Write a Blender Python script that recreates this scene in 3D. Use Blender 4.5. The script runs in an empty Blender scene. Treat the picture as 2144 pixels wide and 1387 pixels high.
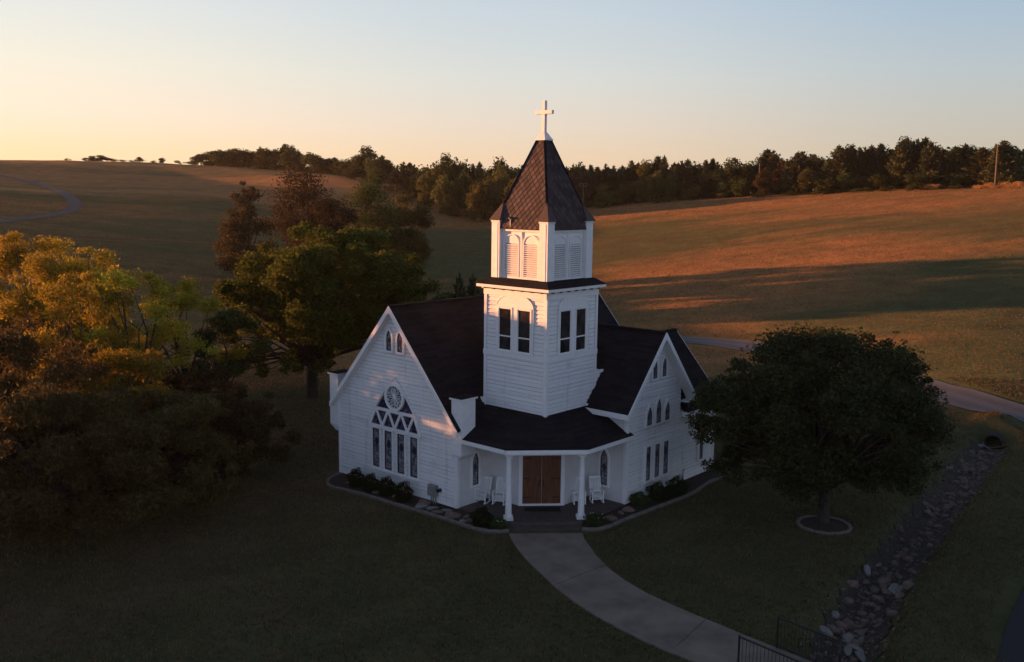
import bpy, bmesh, math, random
import numpy as np
from mathutils import Vector, Matrix, noise as mnoise

sc = bpy.context.scene
col = sc.collection
R_ = math.radians
rng = np.random.default_rng(7)
random.seed(7)

# ------------------------------------------------------------------ frame of the place
# church axes: U runs along the left gable wall towards the back-left, V towards the back-right
UX, UY = -0.777146, 0.629320
VX, VY = 0.629320, 0.777146
UV = Vector((UX, UY, 0)); VV = Vector((VX, VY, 0)); ZV = Vector((0, 0, 1))

def P(u, v, z):
    return Vector((u * UX + v * VX, u * UY + v * VY, z))

# ------------------------------------------------------------------ camera (drone, 15 m up)
CAM = Vector((-0.0699, -42.888, 14.782))
CR = Vector((0.999384, 0.035086, 0.0))
CF = Vector((-0.034721, 0.988989, -0.143861))
CU = CR.cross(CF)
ROLL = R_(0.733)
FPX = 2000.0
im_r = CR * math.cos(ROLL) + CU * math.sin(ROLL)
im_u = CU * math.cos(ROLL) - CR * math.sin(ROLL)
cam_d = bpy.data.cameras.new('camera')
cam = bpy.data.objects.new('camera', cam_d); col.objects.link(cam)
M3 = Matrix((im_r, im_u, -CF)).transposed()
cam.matrix_world = Matrix.Translation(CAM) @ M3.to_4x4()
cam_d.sensor_width = 36; cam_d.sensor_fit = 'HORIZONTAL'
cam_d.lens = 36 * FPX / 2144
cam_d.clip_start = 0.5; cam_d.clip_end = 20000
sc.camera = cam

def ray(px, py):
    return (CF + im_r * ((px - 1072) / FPX) - im_u * ((py - 693.5) / FPX))

def at(px, py, z):
    d = ray(px, py); t = (z - CAM.z) / d.z
    return CAM + d * t

def far_at(px, py, dist):
    d = ray(px, py); t = dist / math.hypot(d.x, d.y)
    return CAM + d * t

# ------------------------------------------------------------------ helpers
def tag(o, label=None, cat=None, group=None, kind=None):
    if label: o['label'] = label
    if cat: o['category'] = cat
    if group: o['group'] = group
    if kind: o['kind'] = kind
    return o

def empty(name, loc=(0, 0, 0), rz=0.0):
    o = bpy.data.objects.new(name, None); col.objects.link(o)
    o.location = loc; o.rotation_euler = (0, 0, rz); o.empty_display_size = 0.3
    return o

class MB:
    def __init__(self):
        self.v = []; self.f = []; self.m = []; self.cuts = []
    def add(self, verts, faces, mi=0):
        b = len(self.v); self.cuts.append((b, len(self.f)))
        self.v.extend([tuple(p) for p in verts])
        self.f.extend([tuple(i + b for i in f) for f in faces])
        self.m.extend([mi] * len(faces))
    def hexa(self, c, mi=0):            # 8 corners: bottom 4, top 4
        self.add(c, [(0, 3, 2, 1), (4, 5, 6, 7), (0, 1, 5, 4), (1, 2, 6, 5), (2, 3, 7, 6), (3, 0, 4, 7)], mi)
    def box(self, u0, u1, v0, v1, z0, z1, mi=0):     # box on the church axes
        self.hexa([P(u0, v0, z0), P(u1, v0, z0), P(u1, v1, z0), P(u0, v1, z0),
                   P(u0, v0, z1), P(u1, v0, z1), P(u1, v1, z1), P(u0, v1, z1)], mi)
    def wbox(self, x0, x1, y0, y1, z0, z1, mi=0):
        self.hexa([(x0, y0, z0), (x1, y0, z0), (x1, y1, z0), (x0, y1, z0),
                   (x0, y0, z1), (x1, y0, z1), (x1, y1, z1), (x0, y1, z1)], mi)
    def prism(self, fr, poly, d0, d1, mi=0):
        n = len(poly)
        vs = [fr(s, z, d0) for s, z in poly] + [fr(s, z, d1) for s, z in poly]
        fs = [tuple(range(n))[::-1], tuple(range(n, 2 * n))]
        fs += [(i, (i + 1) % n, n + (i + 1) % n, n + i) for i in range(n)]
        self.add(vs, fs, mi)
    def slab(self, pts, th, mi=0):       # planar polygon thickened downwards along its normal
        pts = [Vector(p) for p in pts]
        nn = (pts[1] - pts[0]).cross(pts[2] - pts[0]).normalized()
        if nn.z < 0: nn = -nn
        lo = [p - nn * th for p in pts]; n = len(pts)
        fs = [tuple(range(n)), tuple(range(n, 2 * n))[::-1]]
        fs += [(i, (i + 1) % n, n + (i + 1) % n, n + i) for i in range(n)]
        self.add(pts + lo, fs, mi)
    def bar(self, a, b, w, h, up=ZV, mi=0):
        a = Vector(a); b = Vector(b); d = (b - a).normalized()
        s = d.cross(up)
        if s.length < 1e-4: s = d.cross(Vector((1, 0, 0)))
        s.normalize(); t = s.cross(d).normalized()
        c = []
        for p in (a, b):
            c += [p - s * w / 2 - t * h / 2, p + s * w / 2 - t * h / 2, p + s * w / 2 + t * h / 2, p - s * w / 2 + t * h / 2]
        self.hexa(c, mi)
    def ring(self, fr, inner, outer, d0, d1, mi=0, closed=True):
        n = len(inner); k = n if closed else n - 1
        vs = []
        for i in range(n):
            vs += [fr(*inner[i], d0), fr(*inner[i], d1), fr(*outer[i], d0), fr(*outer[i], d1)]
        fs = []
        for i in range(k):
            a = 4 * i; b = 4 * ((i + 1) % n)
            fs += [(a + 1, b + 1, b + 3, a + 3), (a, a + 1, b + 1, b) , (a + 2, b + 2, b + 3, a + 3), (a, b, b + 2, a + 2)]
        if not closed:
            a = 0; b = 4 * (n - 1)
            fs += [(a, a + 1, a + 3, a + 2), (b, b + 1, b + 3, b + 2)]
        self.add(vs, fs, mi)
    def tube(self, pts, rad, n=8, mi=0, cap=True):
        pts = [Vector(p) for p in pts]; b = []; fs = []
        prev = None
        for i, p in enumerate(pts):
            d = (pts[min(i + 1, len(pts) - 1)] - pts[max(i - 1, 0)]).normalized()
            if prev is None:
                s = d.cross(Vector((0.3, 0.9, 0.1)))
                if s.length < 1e-3: s = d.cross(Vector((1, 0, 0)))
            else:
                s = prev - d * prev.dot(d)
            s.normalize(); prev = s; t = d.cross(s)
            r = rad[i] if hasattr(rad, '__len__') else rad
            for k in range(n):
                a = 2 * math.pi * k / n
                b.append(p + (s * math.cos(a) + t * math.sin(a)) * r)
        for i in range(len(pts) - 1):
            for k in range(n):
                fs.append((i * n + k, i * n + (k + 1) % n, (i + 1) * n + (k + 1) % n, (i + 1) * n + k))
        if cap:
            fs.append(tuple(range(n))[::-1]); fs.append(tuple((len(pts) - 1) * n + k for k in range(n)))
        self.add(b, fs, mi)
    def build_each(self, name, mats, parent=None):
        cs = self.cuts + [(len(self.v), len(self.f))]
        for (v0, f0), (v1, f1) in zip(cs[:-1], cs[1:]):
            q = MB(); q.add(self.v[v0:v1], [tuple(i - v0 for i in f) for f in self.f[f0:f1]]); q.build(name, mats, parent)
    def build(self, name, mats, parent=None, smooth=False, fix=True, bevel=0):
        me = bpy.data.meshes.new(name); me.from_pydata(self.v, [], self.f)
        if not isinstance(mats, (list, tuple)): mats = [mats]
        for m in mats: me.materials.append(m)
        if any(self.m): me.polygons.foreach_set('material_index', self.m)
        if fix:
            bm = bmesh.new(); bm.from_mesh(me)
            bmesh.ops.recalc_face_normals(bm, faces=bm.faces); bm.to_mesh(me); bm.free()
        if smooth: me.polygons.foreach_set('use_smooth', [True] * len(me.polygons))
        me.update()
        o = bpy.data.objects.new(name, me); col.objects.link(o)
        if parent: o.parent = parent
        if bevel:
            md = o.modifiers.new('bevel', 'BEVEL'); md.width = bevel; md.segments = 1; md.limit_method = 'ANGLE'
        return o

def fast_mesh(name, verts, quads, mat, parent=None, smooth=False):
    me = bpy.data.meshes.new(name)
    k = quads.shape[1]
    me.vertices.add(len(verts)); me.vertices.foreach_set('co', np.asarray(verts, np.float32).ravel())
    me.loops.add(quads.size); me.loops.foreach_set('vertex_index', quads.astype(np.int32).ravel())
    me.polygons.add(len(quads))
    me.polygons.foreach_set('loop_start', np.arange(0, quads.size, k, dtype=np.int32))
    me.materials.append(mat)
    if smooth: me.polygons.foreach_set('use_smooth', np.ones(len(quads), bool))
    me.update(calc_edges=True); me.validate()
    o = bpy.data.objects.new(name, me); col.objects.link(o)
    if parent: o.parent = parent
    return o

# ------------------------------------------------------------------ materials
def new_mat(name):
    m = bpy.data.materials.new(name); m.use_nodes = True
    nt = m.node_tree; b = nt.nodes['Principled BSDF']
    return m, nt, b

def N(nt, typ, **kw):
    n = nt.nodes.new(typ)
    for k, v in kw.items(): setattr(n, k, v)
    return n

def ramp(nt, fac, stops):
    r = N(nt, 'ShaderNodeValToRGB')
    el = r.color_ramp.elements
    while len(el) < len(stops): el.new(0.5)
    for e, (p, c) in zip(el, stops):
        e.position = p; e.color = (*c, 1) if len(c) == 3 else c
    nt.links.new(fac, r.inputs[0]); return r.outputs[0]

def noise_tex(nt, vec, scale, detail=4, rough=0.55):
    n = N(nt, 'ShaderNodeTexNoise'); n.inputs['Scale'].default_value = scale
    n.inputs['Detail'].default_value = detail; n.inputs['Roughness'].default_value = rough
    if vec is not None: nt.links.new(vec, n.inputs['Vector'])
    return n.outputs['Fac']

def bump(nt, b, h, strength, dist):
    bp = N(nt, 'ShaderNodeBump'); bp.inputs['Strength'].default_value = strength
    bp.inputs['Distance'].default_value = dist
    nt.links.new(h, bp.inputs['Height']); nt.links.new(bp.outputs[0], b.inputs['Normal'])
    return bp

def math_n(nt, op, a, b=None, c=None):
    n = N(nt, 'ShaderNodeMath', operation=op)
    for i, x in enumerate((a, b, c)):
        if x is None: continue
        if isinstance(x, (int, float)): n.inputs[i].default_value = x
        else: nt.links.new(x, n.inputs[i])
    return n.outputs[0]

def mix_rgb(nt, fac, a, b, mode='MIX'):
    n = N(nt, 'ShaderNodeMix', data_type='RGBA', blend_type=mode)
    if isinstance(fac, (int, float)): n.inputs[0].default_value = fac
    else: nt.links.new(fac, n.inputs[0])
    for i, x in ((6, a), (7, b)):
        if isinstance(x, tuple): n.inputs[i].default_value = (*x, 1)
        else: nt.links.new(x, n.inputs[i])
    return n.outputs[2]

def mottled(name, c0, c1, scale=3.0, rough=0.7, bump_s=0.0, bump_scale=20, bump_d=0.01, spec=0.3, metal=0.0):
    m, nt, b = new_mat(name)
    tc = N(nt, 'ShaderNodeTexCoord').outputs['Object']
    f = noise_tex(nt, tc, scale, 5, 0.6)
    nt.links.new(ramp(nt, f, [(0.3, c0), (0.7, c1)]), b.inputs['Base Color'])
    b.inputs['Roughness'].default_value = rough; b.inputs['Specular IOR Level'].default_value = spec
    b.inputs['Metallic'].default_value = metal
    if bump_s: bump(nt, b, noise_tex(nt, tc, bump_scale, 4), bump_s, bump_d)
    return m

MAT = {}
m, nt, b = new_mat('white_siding_paint')
tc = N(nt, 'ShaderNodeTexCoord').outputs['Object']
mp = N(nt, 'ShaderNodeMapping'); mp.inputs['Scale'].default_value = (0.5, 0.5, 7.0); nt.links.new(tc, mp.inputs[0])
f = math_n(nt, 'ADD', math_n(nt, 'MULTIPLY', noise_tex(nt, mp.outputs[0], 1.0, 4, 0.6), 0.6), math_n(nt, 'MULTIPLY', noise_tex(nt, tc, 2.2, 5, 0.7), 0.4))
mp2 = N(nt, 'ShaderNodeMapping'); mp2.inputs['Scale'].default_value = (3.0, 3.0, 0.22); nt.links.new(tc, mp2.inputs[0])
f = math_n(nt, 'SUBTRACT', f, math_n(nt, 'MULTIPLY', math_n(nt, 'MAXIMUM', math_n(nt, 'SUBTRACT', noise_tex(nt, mp2.outputs[0], 1.0, 4, 0.6), 0.54), 0.0), 0.9))
nt.links.new(ramp(nt, f, [(0.3, (0.58, 0.577, 0.572)), (0.45, (0.74, 0.737, 0.73)), (0.7, (0.82, 0.817, 0.81))]), b.inputs['Base Color'])
b.inputs['Roughness'].default_value = 0.62; b.inputs['Specular IOR Level'].default_value = 0.3
bump(nt, b, noise_tex(nt, tc, 30, 4), 0.12, 0.01)
MAT['siding'] = m
MAT['gap_shade'] = mottled('gap_shade_and_dirt', (0.30, 0.29, 0.285), (0.58, 0.575, 0.565), 0.9, 0.8)  # darker colour painted for shade under board laps and between slats, plus lap dirt
MAT['white'] = mottled('white_trim_paint', (0.74, 0.735, 0.72), (0.83, 0.825, 0.81), 4, 0.5, 0.05, 40, 0.004)
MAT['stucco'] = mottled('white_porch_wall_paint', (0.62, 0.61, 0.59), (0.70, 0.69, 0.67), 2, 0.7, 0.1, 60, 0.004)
MAT['chairwhite'] = mottled('white_chair_paint', (0.78, 0.78, 0.77), (0.84, 0.84, 0.83), 8, 0.4)
MAT['concrete'] = mottled('path_concrete', (0.125, 0.099, 0.080), (0.225, 0.182, 0.150), 0.8, 0.9, 0.25, 60, 0.01)
MAT['curb'] = mottled('edging_concrete', (0.10, 0.088, 0.078), (0.19, 0.17, 0.15), 5, 0.9, 0.3, 40, 0.01)
MAT['mulch'] = mottled('bark_mulch', (0.022, 0.016, 0.012), (0.06, 0.043, 0.033), 9, 0.95, 0.8, 26, 0.05)
MAT['porch'] = mottled('stained_porch_boards', (0.055, 0.043, 0.038), (0.10, 0.078, 0.068), 3, 0.75, 0.2, 30, 0.006)
MAT['mat'] = mottled('dark_door_mat', (0.012, 0.011, 0.010), (0.03, 0.026, 0.022), 20, 0.95)
MAT['iron'] = mottled('black_iron', (0.008, 0.008, 0.009), (0.016, 0.016, 0.017), 10, 0.45, spec=0.5)
MAT['navy'] = mottled('dark_leading', (0.012, 0.014, 0.03), (0.03, 0.03, 0.055), 12, 0.35, spec=0.5)
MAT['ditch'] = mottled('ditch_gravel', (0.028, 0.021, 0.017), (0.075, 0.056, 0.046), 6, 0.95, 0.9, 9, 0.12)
MAT['rock'] = mottled('grey_brown_rock', (0.085, 0.062, 0.050), (0.20, 0.148, 0.122), 4, 0.9, 0.5, 12, 0.04)
MAT['rock_red'] = mottled('reddish_rock', (0.105, 0.066, 0.054), (0.22, 0.15, 0.125), 4, 0.9, 0.5, 12, 0.04)
MAT['rock_pale'] = mottled('pale_limestone', (0.13, 0.118, 0.107), (0.25, 0.23, 0.21), 3, 0.85, 0.4, 10, 0.04)
MAT['asphalt'] = mottled('asphalt', (0.012, 0.013, 0.017), (0.024, 0.025, 0.031), 30, 0.9, 0.5, 80, 0.01)
MAT['bark'] = mottled('grey_brown_bark', (0.026, 0.020, 0.015), (0.075, 0.058, 0.044), 6, 0.95, 0.8, 14, 0.04)
MAT['polewood'] = mottled('weathered_pole_wood', (0.10, 0.075, 0.06), (0.2, 0.155, 0.125), 6, 0.9)
MAT['meter'] = mottled('grey_meter_box_paint', (0.20, 0.20, 0.19), (0.27, 0.265, 0.25), 5, 0.5)
MAT['pipe'] = mottled('dark_corrugated_steel', (0.02, 0.02, 0.022), (0.06, 0.055, 0.05), 5, 0.6, metal=0.3)
MAT['flower'] = mottled('white_petals', (0.6, 0.58, 0.5), (0.78, 0.76, 0.7), 5, 0.7)

def glass_mat(name, c0, c1, rough):
    m, nt, b = new_mat(name)
    tc = N(nt, 'ShaderNodeTexCoord').outputs['Object']
    f = noise_tex(nt, tc, 1.7, 3)
    nt.links.new(ramp(nt, f, [(0.35, c0), (0.7, c1)]), b.inputs['Base Color'])
    b.inputs['Roughness'].default_value = rough; b.inputs['Specular IOR Level'].default_value = 0.6
    bump(nt, b, noise_tex(nt, tc, 2.2, 2), 0.12, 0.05)
    return m
MAT['glass'] = glass_mat('dark_window_glass', (0.016, 0.016, 0.018), (0.055, 0.052, 0.054), 0.06)

# leaded pane: pale frosted cells with darker cames
m, nt, b = new_mat('leaded_pale_glass')
tc = N(nt, 'ShaderNodeTexCoord').outputs['Object']
vo = N(nt, 'ShaderNodeTexVoronoi', feature='DISTANCE_TO_EDGE'); vo.inputs['Scale'].default_value = 9
nt.links.new(tc, vo.inputs['Vector'])
v2 = N(nt, 'ShaderNodeTexVoronoi'); v2.inputs['Scale'].default_value = 9; nt.links.new(tc, v2.inputs['Vector'])
hs = N(nt, 'ShaderNodeSeparateColor'); nt.links.new(v2.outputs['Color'], hs.inputs[0])
cellc = ramp(nt, hs.outputs[0], [(0.0, (0.10, 0.115, 0.16)), (0.4, (0.22, 0.23, 0.26)), (0.75, (0.34, 0.33, 0.32)), (1.0, (0.12, 0.14, 0.13))])
edge = math_n(nt, 'LESS_THAN', vo.outputs['Distance'], 0.035)
nt.links.new(mix_rgb(nt, edge, cellc, (0.03, 0.03, 0.045)), b.inputs['Base Color'])
b.inputs['Roughness'].default_value = 0.25
MAT['leaded'] = m
m, nt, b = new_mat('dark_violet_glass')
tc = N(nt, 'ShaderNodeTexCoord').outputs['Object']
v2 = N(nt, 'ShaderNodeTexVoronoi'); v2.inputs['Scale'].default_value = 10; nt.links.new(tc, v2.inputs['Vector'])
hs = N(nt, 'ShaderNodeSeparateColor'); nt.links.new(v2.outputs['Color'], hs.inputs[0])
nt.links.new(ramp(nt, hs.outputs[0], [(0.0, (0.014, 0.014, 0.03)), (0.6, (0.04, 0.035, 0.07)), (0.95, (0.12, 0.11, 0.16))]), b.inputs['Base Color'])
b.inputs['Roughness'].default_value = 0.2
MAT['violet'] = m

# door wood: vertical planks
m, nt, b = new_mat('red_brown_door_wood')
tc = N(nt, 'ShaderNodeTexCoord').outputs['Object']
mp = N(nt, 'ShaderNodeMapping'); mp.inputs['Rotation'].default_value = (0, 0, R_(-6)); mp.inputs['Scale'].default_value = (5, 5, 0.7)
nt.links.new(tc, mp.inputs[0])
f = noise_tex(nt, mp.outputs[0], 3, 6, 0.65)
nt.links.new(ramp(nt, f, [(0.25, (0.05, 0.016, 0.006)), (0.55, (0.145, 0.05, 0.018)), (0.8, (0.205, 0.078, 0.03))]), b.inputs['Base Color'])
b.inputs['Roughness'].default_value = 0.5
bump(nt, b, f, 0.2, 0.01)
MAT['door'] = m

# roof shingles: courses along one church axis; material per ridge direction
def shingle(name, ax, ay, slope_k, c0, c1, w=0.9, h=0.15):
    m, nt, b = new_mat(name)
    geo = N(nt, 'ShaderNodeTexCoord').outputs['Object']
    sep = N(nt, 'ShaderNodeSeparateXYZ'); nt.links.new(geo, sep.inputs[0])
    s = math_n(nt, 'ADD', math_n(nt, 'MULTIPLY', sep.outputs[0], ax), math_n(nt, 'MULTIPLY', sep.outputs[1], ay))
    t = math_n(nt, 'MULTIPLY', sep.outputs[2], slope_k)
    cmb = N(nt, 'ShaderNodeCombineXYZ'); nt.links.new(s, cmb.inputs[0]); nt.links.new(t, cmb.inputs[1])
    br = N(nt, 'ShaderNodeTexBrick'); nt.links.new(cmb.outputs[0], br.inputs['Vector'])
    br.inputs['Scale'].default_value = 1; br.inputs['Brick Width'].default_value = w; br.inputs['Row Height'].default_value = h
    br.inputs['Mortar Size'].default_value = 0.008
    br.inputs['Color1'].default_value = (0.2, 0.2, 0.2, 1); br.inputs['Color2'].default_value = (0.9, 0.9, 0.9, 1)
    br.inputs['Mortar'].default_value = (0.1, 0.1, 0.1, 1)
    big = noise_tex(nt, geo, 0.8, 5, 0.7)
    fac = math_n(nt, 'ADD', math_n(nt, 'MULTIPLY', br.outputs['Color'], 0.35), math_n(nt, 'MULTIPLY', big, 0.65))
    nt.links.new(ramp(nt, fac, [(0.25, c0), (0.75, c1)]), b.inputs['Base Color'])
    b.inputs['Roughness'].default_value = 0.95; b.inputs['Specular IOR Level'].default_value = 0.06
    lap = math_n(nt, 'SUBTRACT', 1.0, math_n(nt, 'FRACT', math_n(nt, 'DIVIDE', t, h)))
    hh = math_n(nt, 'ADD', lap, math_n(nt, 'MULTIPLY', noise_tex(nt, geo, 40, 3), 0.5))
    bump(nt, b, hh, 0.7, 0.02)
    return m
DK0, DK1 = (0.0085, 0.0085, 0.010), (0.024, 0.0235, 0.027)
MAT['roof_v'] = shingle('dark_roof_shingles_long', VX, VY, 1.32, DK0, DK1)
MAT['roof_u'] = shingle('dark_roof_shingles_cross', UX, UY, 1.32, DK0, DK1)
MAT['roof_porch'] = shingle('dark_porch_shingles', 1.0, 0.0, 2.0, DK0, DK1)

def diamond(name, ax, ay, w=0.30, h=0.36):
    m, nt, b = new_mat(name)
    geo = N(nt, 'ShaderNodeTexCoord').outputs['Object']
    sep = N(nt, 'ShaderNodeSeparateXYZ'); nt.links.new(geo, sep.inputs[0])
    s = math_n(nt, 'ADD', math_n(nt, 'MULTIPLY', sep.outputs[0], ax / w), math_n(nt, 'MULTIPLY', sep.outputs[1], ay / w))
    t = math_n(nt, 'DIVIDE', sep.outputs[2], h)
    a = math_n(nt, 'ADD', s, t); c = math_n(nt, 'SUBTRACT', s, t)
    fa = math_n(nt, 'FRACT', a); fc = math_n(nt, 'FRACT', c)
    hgt = math_n(nt, 'MULTIPLY', math_n(nt, 'ADD', math_n(nt, 'SUBTRACT', 1.0, fa), fc), 0.5)
    cmb = N(nt, 'ShaderNodeCombineXYZ')
    nt.links.new(math_n(nt, 'FLOOR', a), cmb.inputs[0]); nt.links.new(math_n(nt, 'FLOOR', c), cmb.inputs[1])
    wn = N(nt, 'ShaderNodeTexWhiteNoise', noise_dimensions='2D'); nt.links.new(cmb.outputs[0], wn.inputs['Vector'])
    big = noise_tex(nt, geo, 1.6, 4)
    fac = math_n(nt, 'ADD', math_n(nt, 'MULTIPLY', wn.outputs['Value'], 0.5), math_n(nt, 'MULTIPLY', big, 0.5))
    nt.links.new(ramp(nt, fac, [(0.2, (0.018, 0.015, 0.015)), (0.8, (0.04, 0.033, 0.032))]), b.inputs['Base Color'])
    b.inputs['Roughness'].default_value = 0.85
    bump(nt, b, hgt, 1.0, 0.16)
    return m
m, nt, b = new_mat('brown_spire_shingle')
g_ = N(nt, 'ShaderNodeNewGeometry'); tc = N(nt, 'ShaderNodeTexCoord').outputs['Object']
f = math_n(nt, 'ADD', math_n(nt, 'MULTIPLY', g_.outputs['Random Per Island'], 0.7), math_n(nt, 'MULTIPLY', noise_tex(nt, tc, 6, 4), 0.3))
nt.links.new(ramp(nt, f, [(0.15, (0.050, 0.038, 0.036)), (0.5, (0.074, 0.055, 0.052)), (0.85, (0.105, 0.077, 0.071))]), b.inputs['Base Color'])
b.inputs['Roughness'].default_value = 0.85; b.inputs['Specular IOR Level'].default_value = 0.15
MAT['shingle'] = m
MAT['spire_u'] = diamond('diamond_spire_shingles_left', UX, UY)
MAT['spire_v'] = diamond('diamond_spire_shingles_right', VX, VY)

def leaf_mat(name, c0, c1, c2, trans=0.35, rough=0.6):
    m, nt, b = new_mat(name)
    g = N(nt, 'ShaderNodeNewGeometry')
    oi = N(nt, 'ShaderNodeObjectInfo')
    tc = N(nt, 'ShaderNodeTexCoord').outputs['Object']
    f = math_n(nt, 'ADD', math_n(nt, 'MULTIPLY', g.outputs['Random Per Island'], 0.55),
               math_n(nt, 'MULTIPLY', noise_tex(nt, tc, 0.45, 3), 0.5))
    c = ramp(nt, f, [(0.15, c0), (0.5, c1), (0.88, c2)])
    hv = N(nt, 'ShaderNodeHueSaturation')
    nt.links.new(c, hv.inputs['Color'])
    nt.links.new(math_n(nt, 'ADD', math_n(nt, 'MULTIPLY', oi.outputs['Random'], 0.05), 0.475), hv.inputs['Hue'])
    nt.links.new(math_n(nt, 'ADD', math_n(nt, 'MULTIPLY', oi.outputs['Random'], 0.5), 0.75), hv.inputs['Value'])
    c = hv.outputs[0]
    nt.links.new(c, b.inputs['Base Color']); b.inputs['Roughness'].default_value = rough
    b.inputs['Specular IOR Level'].default_value = 0.04
    tr = N(nt, 'ShaderNodeBsdfTranslucent'); nt.links.new(c, tr.inputs['Color'])
    mx = N(nt, 'ShaderNodeMixShader'); mx.inputs[0].default_value = trans
    nt.links.new(b.outputs[0], mx.inputs[1]); nt.links.new(tr.outputs[0], mx.inputs[2])
    nt.links.new(mx.outputs[0], nt.nodes['Material Output'].inputs['Surface'])
    return m
MAT['leaf_oak'] = leaf_mat('dark_oak_leaves', (0.026, 0.029, 0.012), (0.046, 0.05, 0.02), (0.078, 0.076, 0.03), 0.25)
MAT['leaf_big'] = leaf_mat('green_gold_leaves', (0.04, 0.062, 0.012), (0.078, 0.114, 0.022), (0.155, 0.185, 0.034), 0.35)
MAT['leaf_gold'] = leaf_mat('golden_feathery_leaves', (0.13, 0.12, 0.015), (0.27, 0.225, 0.028), (0.44, 0.34, 0.042), 0.45)
MAT['leaf_rust'] = leaf_mat('rusty_brown_leaves', (0.028, 0.022, 0.012), (0.05, 0.036, 0.019), (0.075, 0.05, 0.026), 0.3)
MAT['leaf_green'] = leaf_mat('mid_green_leaves', (0.028, 0.043, 0.016), (0.054, 0.076, 0.026), (0.095, 0.115, 0.038), 0.3)
MAT['leaf_autumn'] = leaf_mat('olive_autumn_leaves', (0.048, 0.055, 0.018), (0.092, 0.095, 0.03), (0.15, 0.135, 0.042), 0.3)
MAT['leaf_thicket'] = leaf_mat('dull_olive_thicket_leaves', (0.04, 0.032, 0.013), (0.075, 0.057, 0.023), (0.13, 0.09, 0.035), 0.35)
MAT['juniper'] = leaf_mat('dark_juniper_needles', (0.026, 0.034, 0.017), (0.054, 0.062, 0.03), (0.095, 0.098, 0.048), 0.1)
MAT['box_leaf'] = leaf_mat('boxwood_leaves', (0.014, 0.022, 0.010), (0.026, 0.038, 0.015), (0.042, 0.055, 0.02), 0.2)
MAT['grass_lawn'] = leaf_mat('dry_lawn_blades', (0.038, 0.033, 0.017), (0.105, 0.08, 0.042), (0.2, 0.142, 0.078), 0.3)
MAT['grass_field'] = leaf_mat('hay_field_blades', (0.095, 0.07, 0.034), (0.155, 0.105, 0.049), (0.225, 0.135, 0.061), 0.35)
MAT['tallgrass'] = leaf_mat('tall_dry_grass_blades', (0.20, 0.11, 0.05), (0.30, 0.16, 0.07), (0.36, 0.2, 0.09), 0.35)

# terrain: lawn near the church, dry hay field beyond
m, nt, b = new_mat('grass_ground')
tc = N(nt, 'ShaderNodeTexCoord').outputs['Object']
mp = N(nt, 'ShaderNodeMapping'); mp.inputs['Scale'].default_value = (1, 1, 1); nt.links.new(tc, mp.inputs[0])
mpp = N(nt, 'ShaderNodeMapping'); mpp.inputs['Rotation'].default_value = (0, 0, R_(20)); mpp.inputs['Scale'].default_value = (0.012, 0.05, 0.02); nt.links.new(tc, mpp.inputs[0])
patch = math_n(nt, 'ADD', math_n(nt, 'MULTIPLY', noise_tex(nt, mpp.outputs[0], 1.0, 6, 0.62), 0.6), math_n(nt, 'MULTIPLY', noise_tex(nt, tc, 0.02, 4, 0.6), 0.4))
at_g = N(nt, 'ShaderNodeAttribute', attribute_name='green')
patch = math_n(nt, 'ADD', patch, math_n(nt, 'MULTIPLY', at_g.outputs['Fac'], 0.16))
fine = noise_tex(nt, tc, 3.0, 6, 0.72)
mid = noise_tex(nt, tc, 0.25, 5, 0.65)
ff = math_n(nt, 'ADD', math_n(nt, 'MULTIPLY', fine, 0.45), math_n(nt, 'MULTIPLY', mid, 0.55))
lpn = noise_tex(nt, tc, 0.14, 5, 0.65)
lawn_g = ramp(nt, ff, [(0.3, (0.052, 0.055, 0.026)), (0.5, (0.095, 0.092, 0.044)), (0.7, (0.145, 0.13, 0.065))])
lawn_b = ramp(nt, ff, [(0.3, (0.078, 0.060, 0.036)), (0.5, (0.14, 0.10, 0.058)), (0.7, (0.20, 0.14, 0.082))])
lpn = math_n(nt, 'SUBTRACT', lpn, math_n(nt, 'MULTIPLY', N(nt, 'ShaderNodeAttribute', attribute_name='green').outputs['Fac'], 0.22))
lawn = mix_rgb(nt, ramp(nt, lpn, [(0.42, (0, 0, 0)), (0.58, (1, 1, 1))]), lawn_g, lawn_b)
hay = ramp(nt, ff, [(0.28, (0.13, 0.078, 0.036)), (0.5, (0.31, 0.155, 0.062)), (0.72, (0.46, 0.212, 0.082))])
grn = ramp(nt, ff, [(0.28, (0.045, 0.056, 0.025)), (0.5, (0.095, 0.102, 0.043)), (0.72, (0.155, 0.148, 0.062))])
fld = mix_rgb(nt, ramp(nt, patch, [(0.49, (0, 0, 0)), (0.62, (1, 1, 1))]), hay, grn)
at_n = N(nt, 'ShaderNodeAttribute', attribute_name='lawn')
edge = math_n(nt, 'ADD', at_n.outputs['Fac'], math_n(nt, 'MULTIPLY', math_n(nt, 'SUBTRACT', mid, 0.5), 0.8))
lf = ramp(nt, edge, [(0.35, (0, 0, 0)), (0.65, (1, 1, 1))])
nt.links.new(mix_rgb(nt, lf, fld, lawn), b.inputs['Base Color'])
b.inputs['Roughness'].default_value = 1.0; b.inputs['Specular IOR Level'].default_value = 0.05
hb = math_n(nt, 'ADD', fine, math_n(nt, 'MULTIPLY', mid, 2.0))
bump(nt, b, hb, 1.0, 0.30)
MAT['ground'] = m
m, nt, b = new_mat('gravel_road')
tc = N(nt, 'ShaderNodeTexCoord').outputs['Object']
at_n = N(nt, 'ShaderNodeAttribute', attribute_name='across')
f = noise_tex(nt, tc, 1.2, 6, 0.7)
trk = math_n(nt, 'ADD', math_n(nt, 'MULTIPLY', math_n(nt, 'ABSOLUTE', math_n(nt, 'SUBTRACT', math_n(nt, 'ABSOLUTE', at_n.outputs['Fac']), 0.45)), 0.9), math_n(nt, 'MULTIPLY', f, 0.6))
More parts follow.
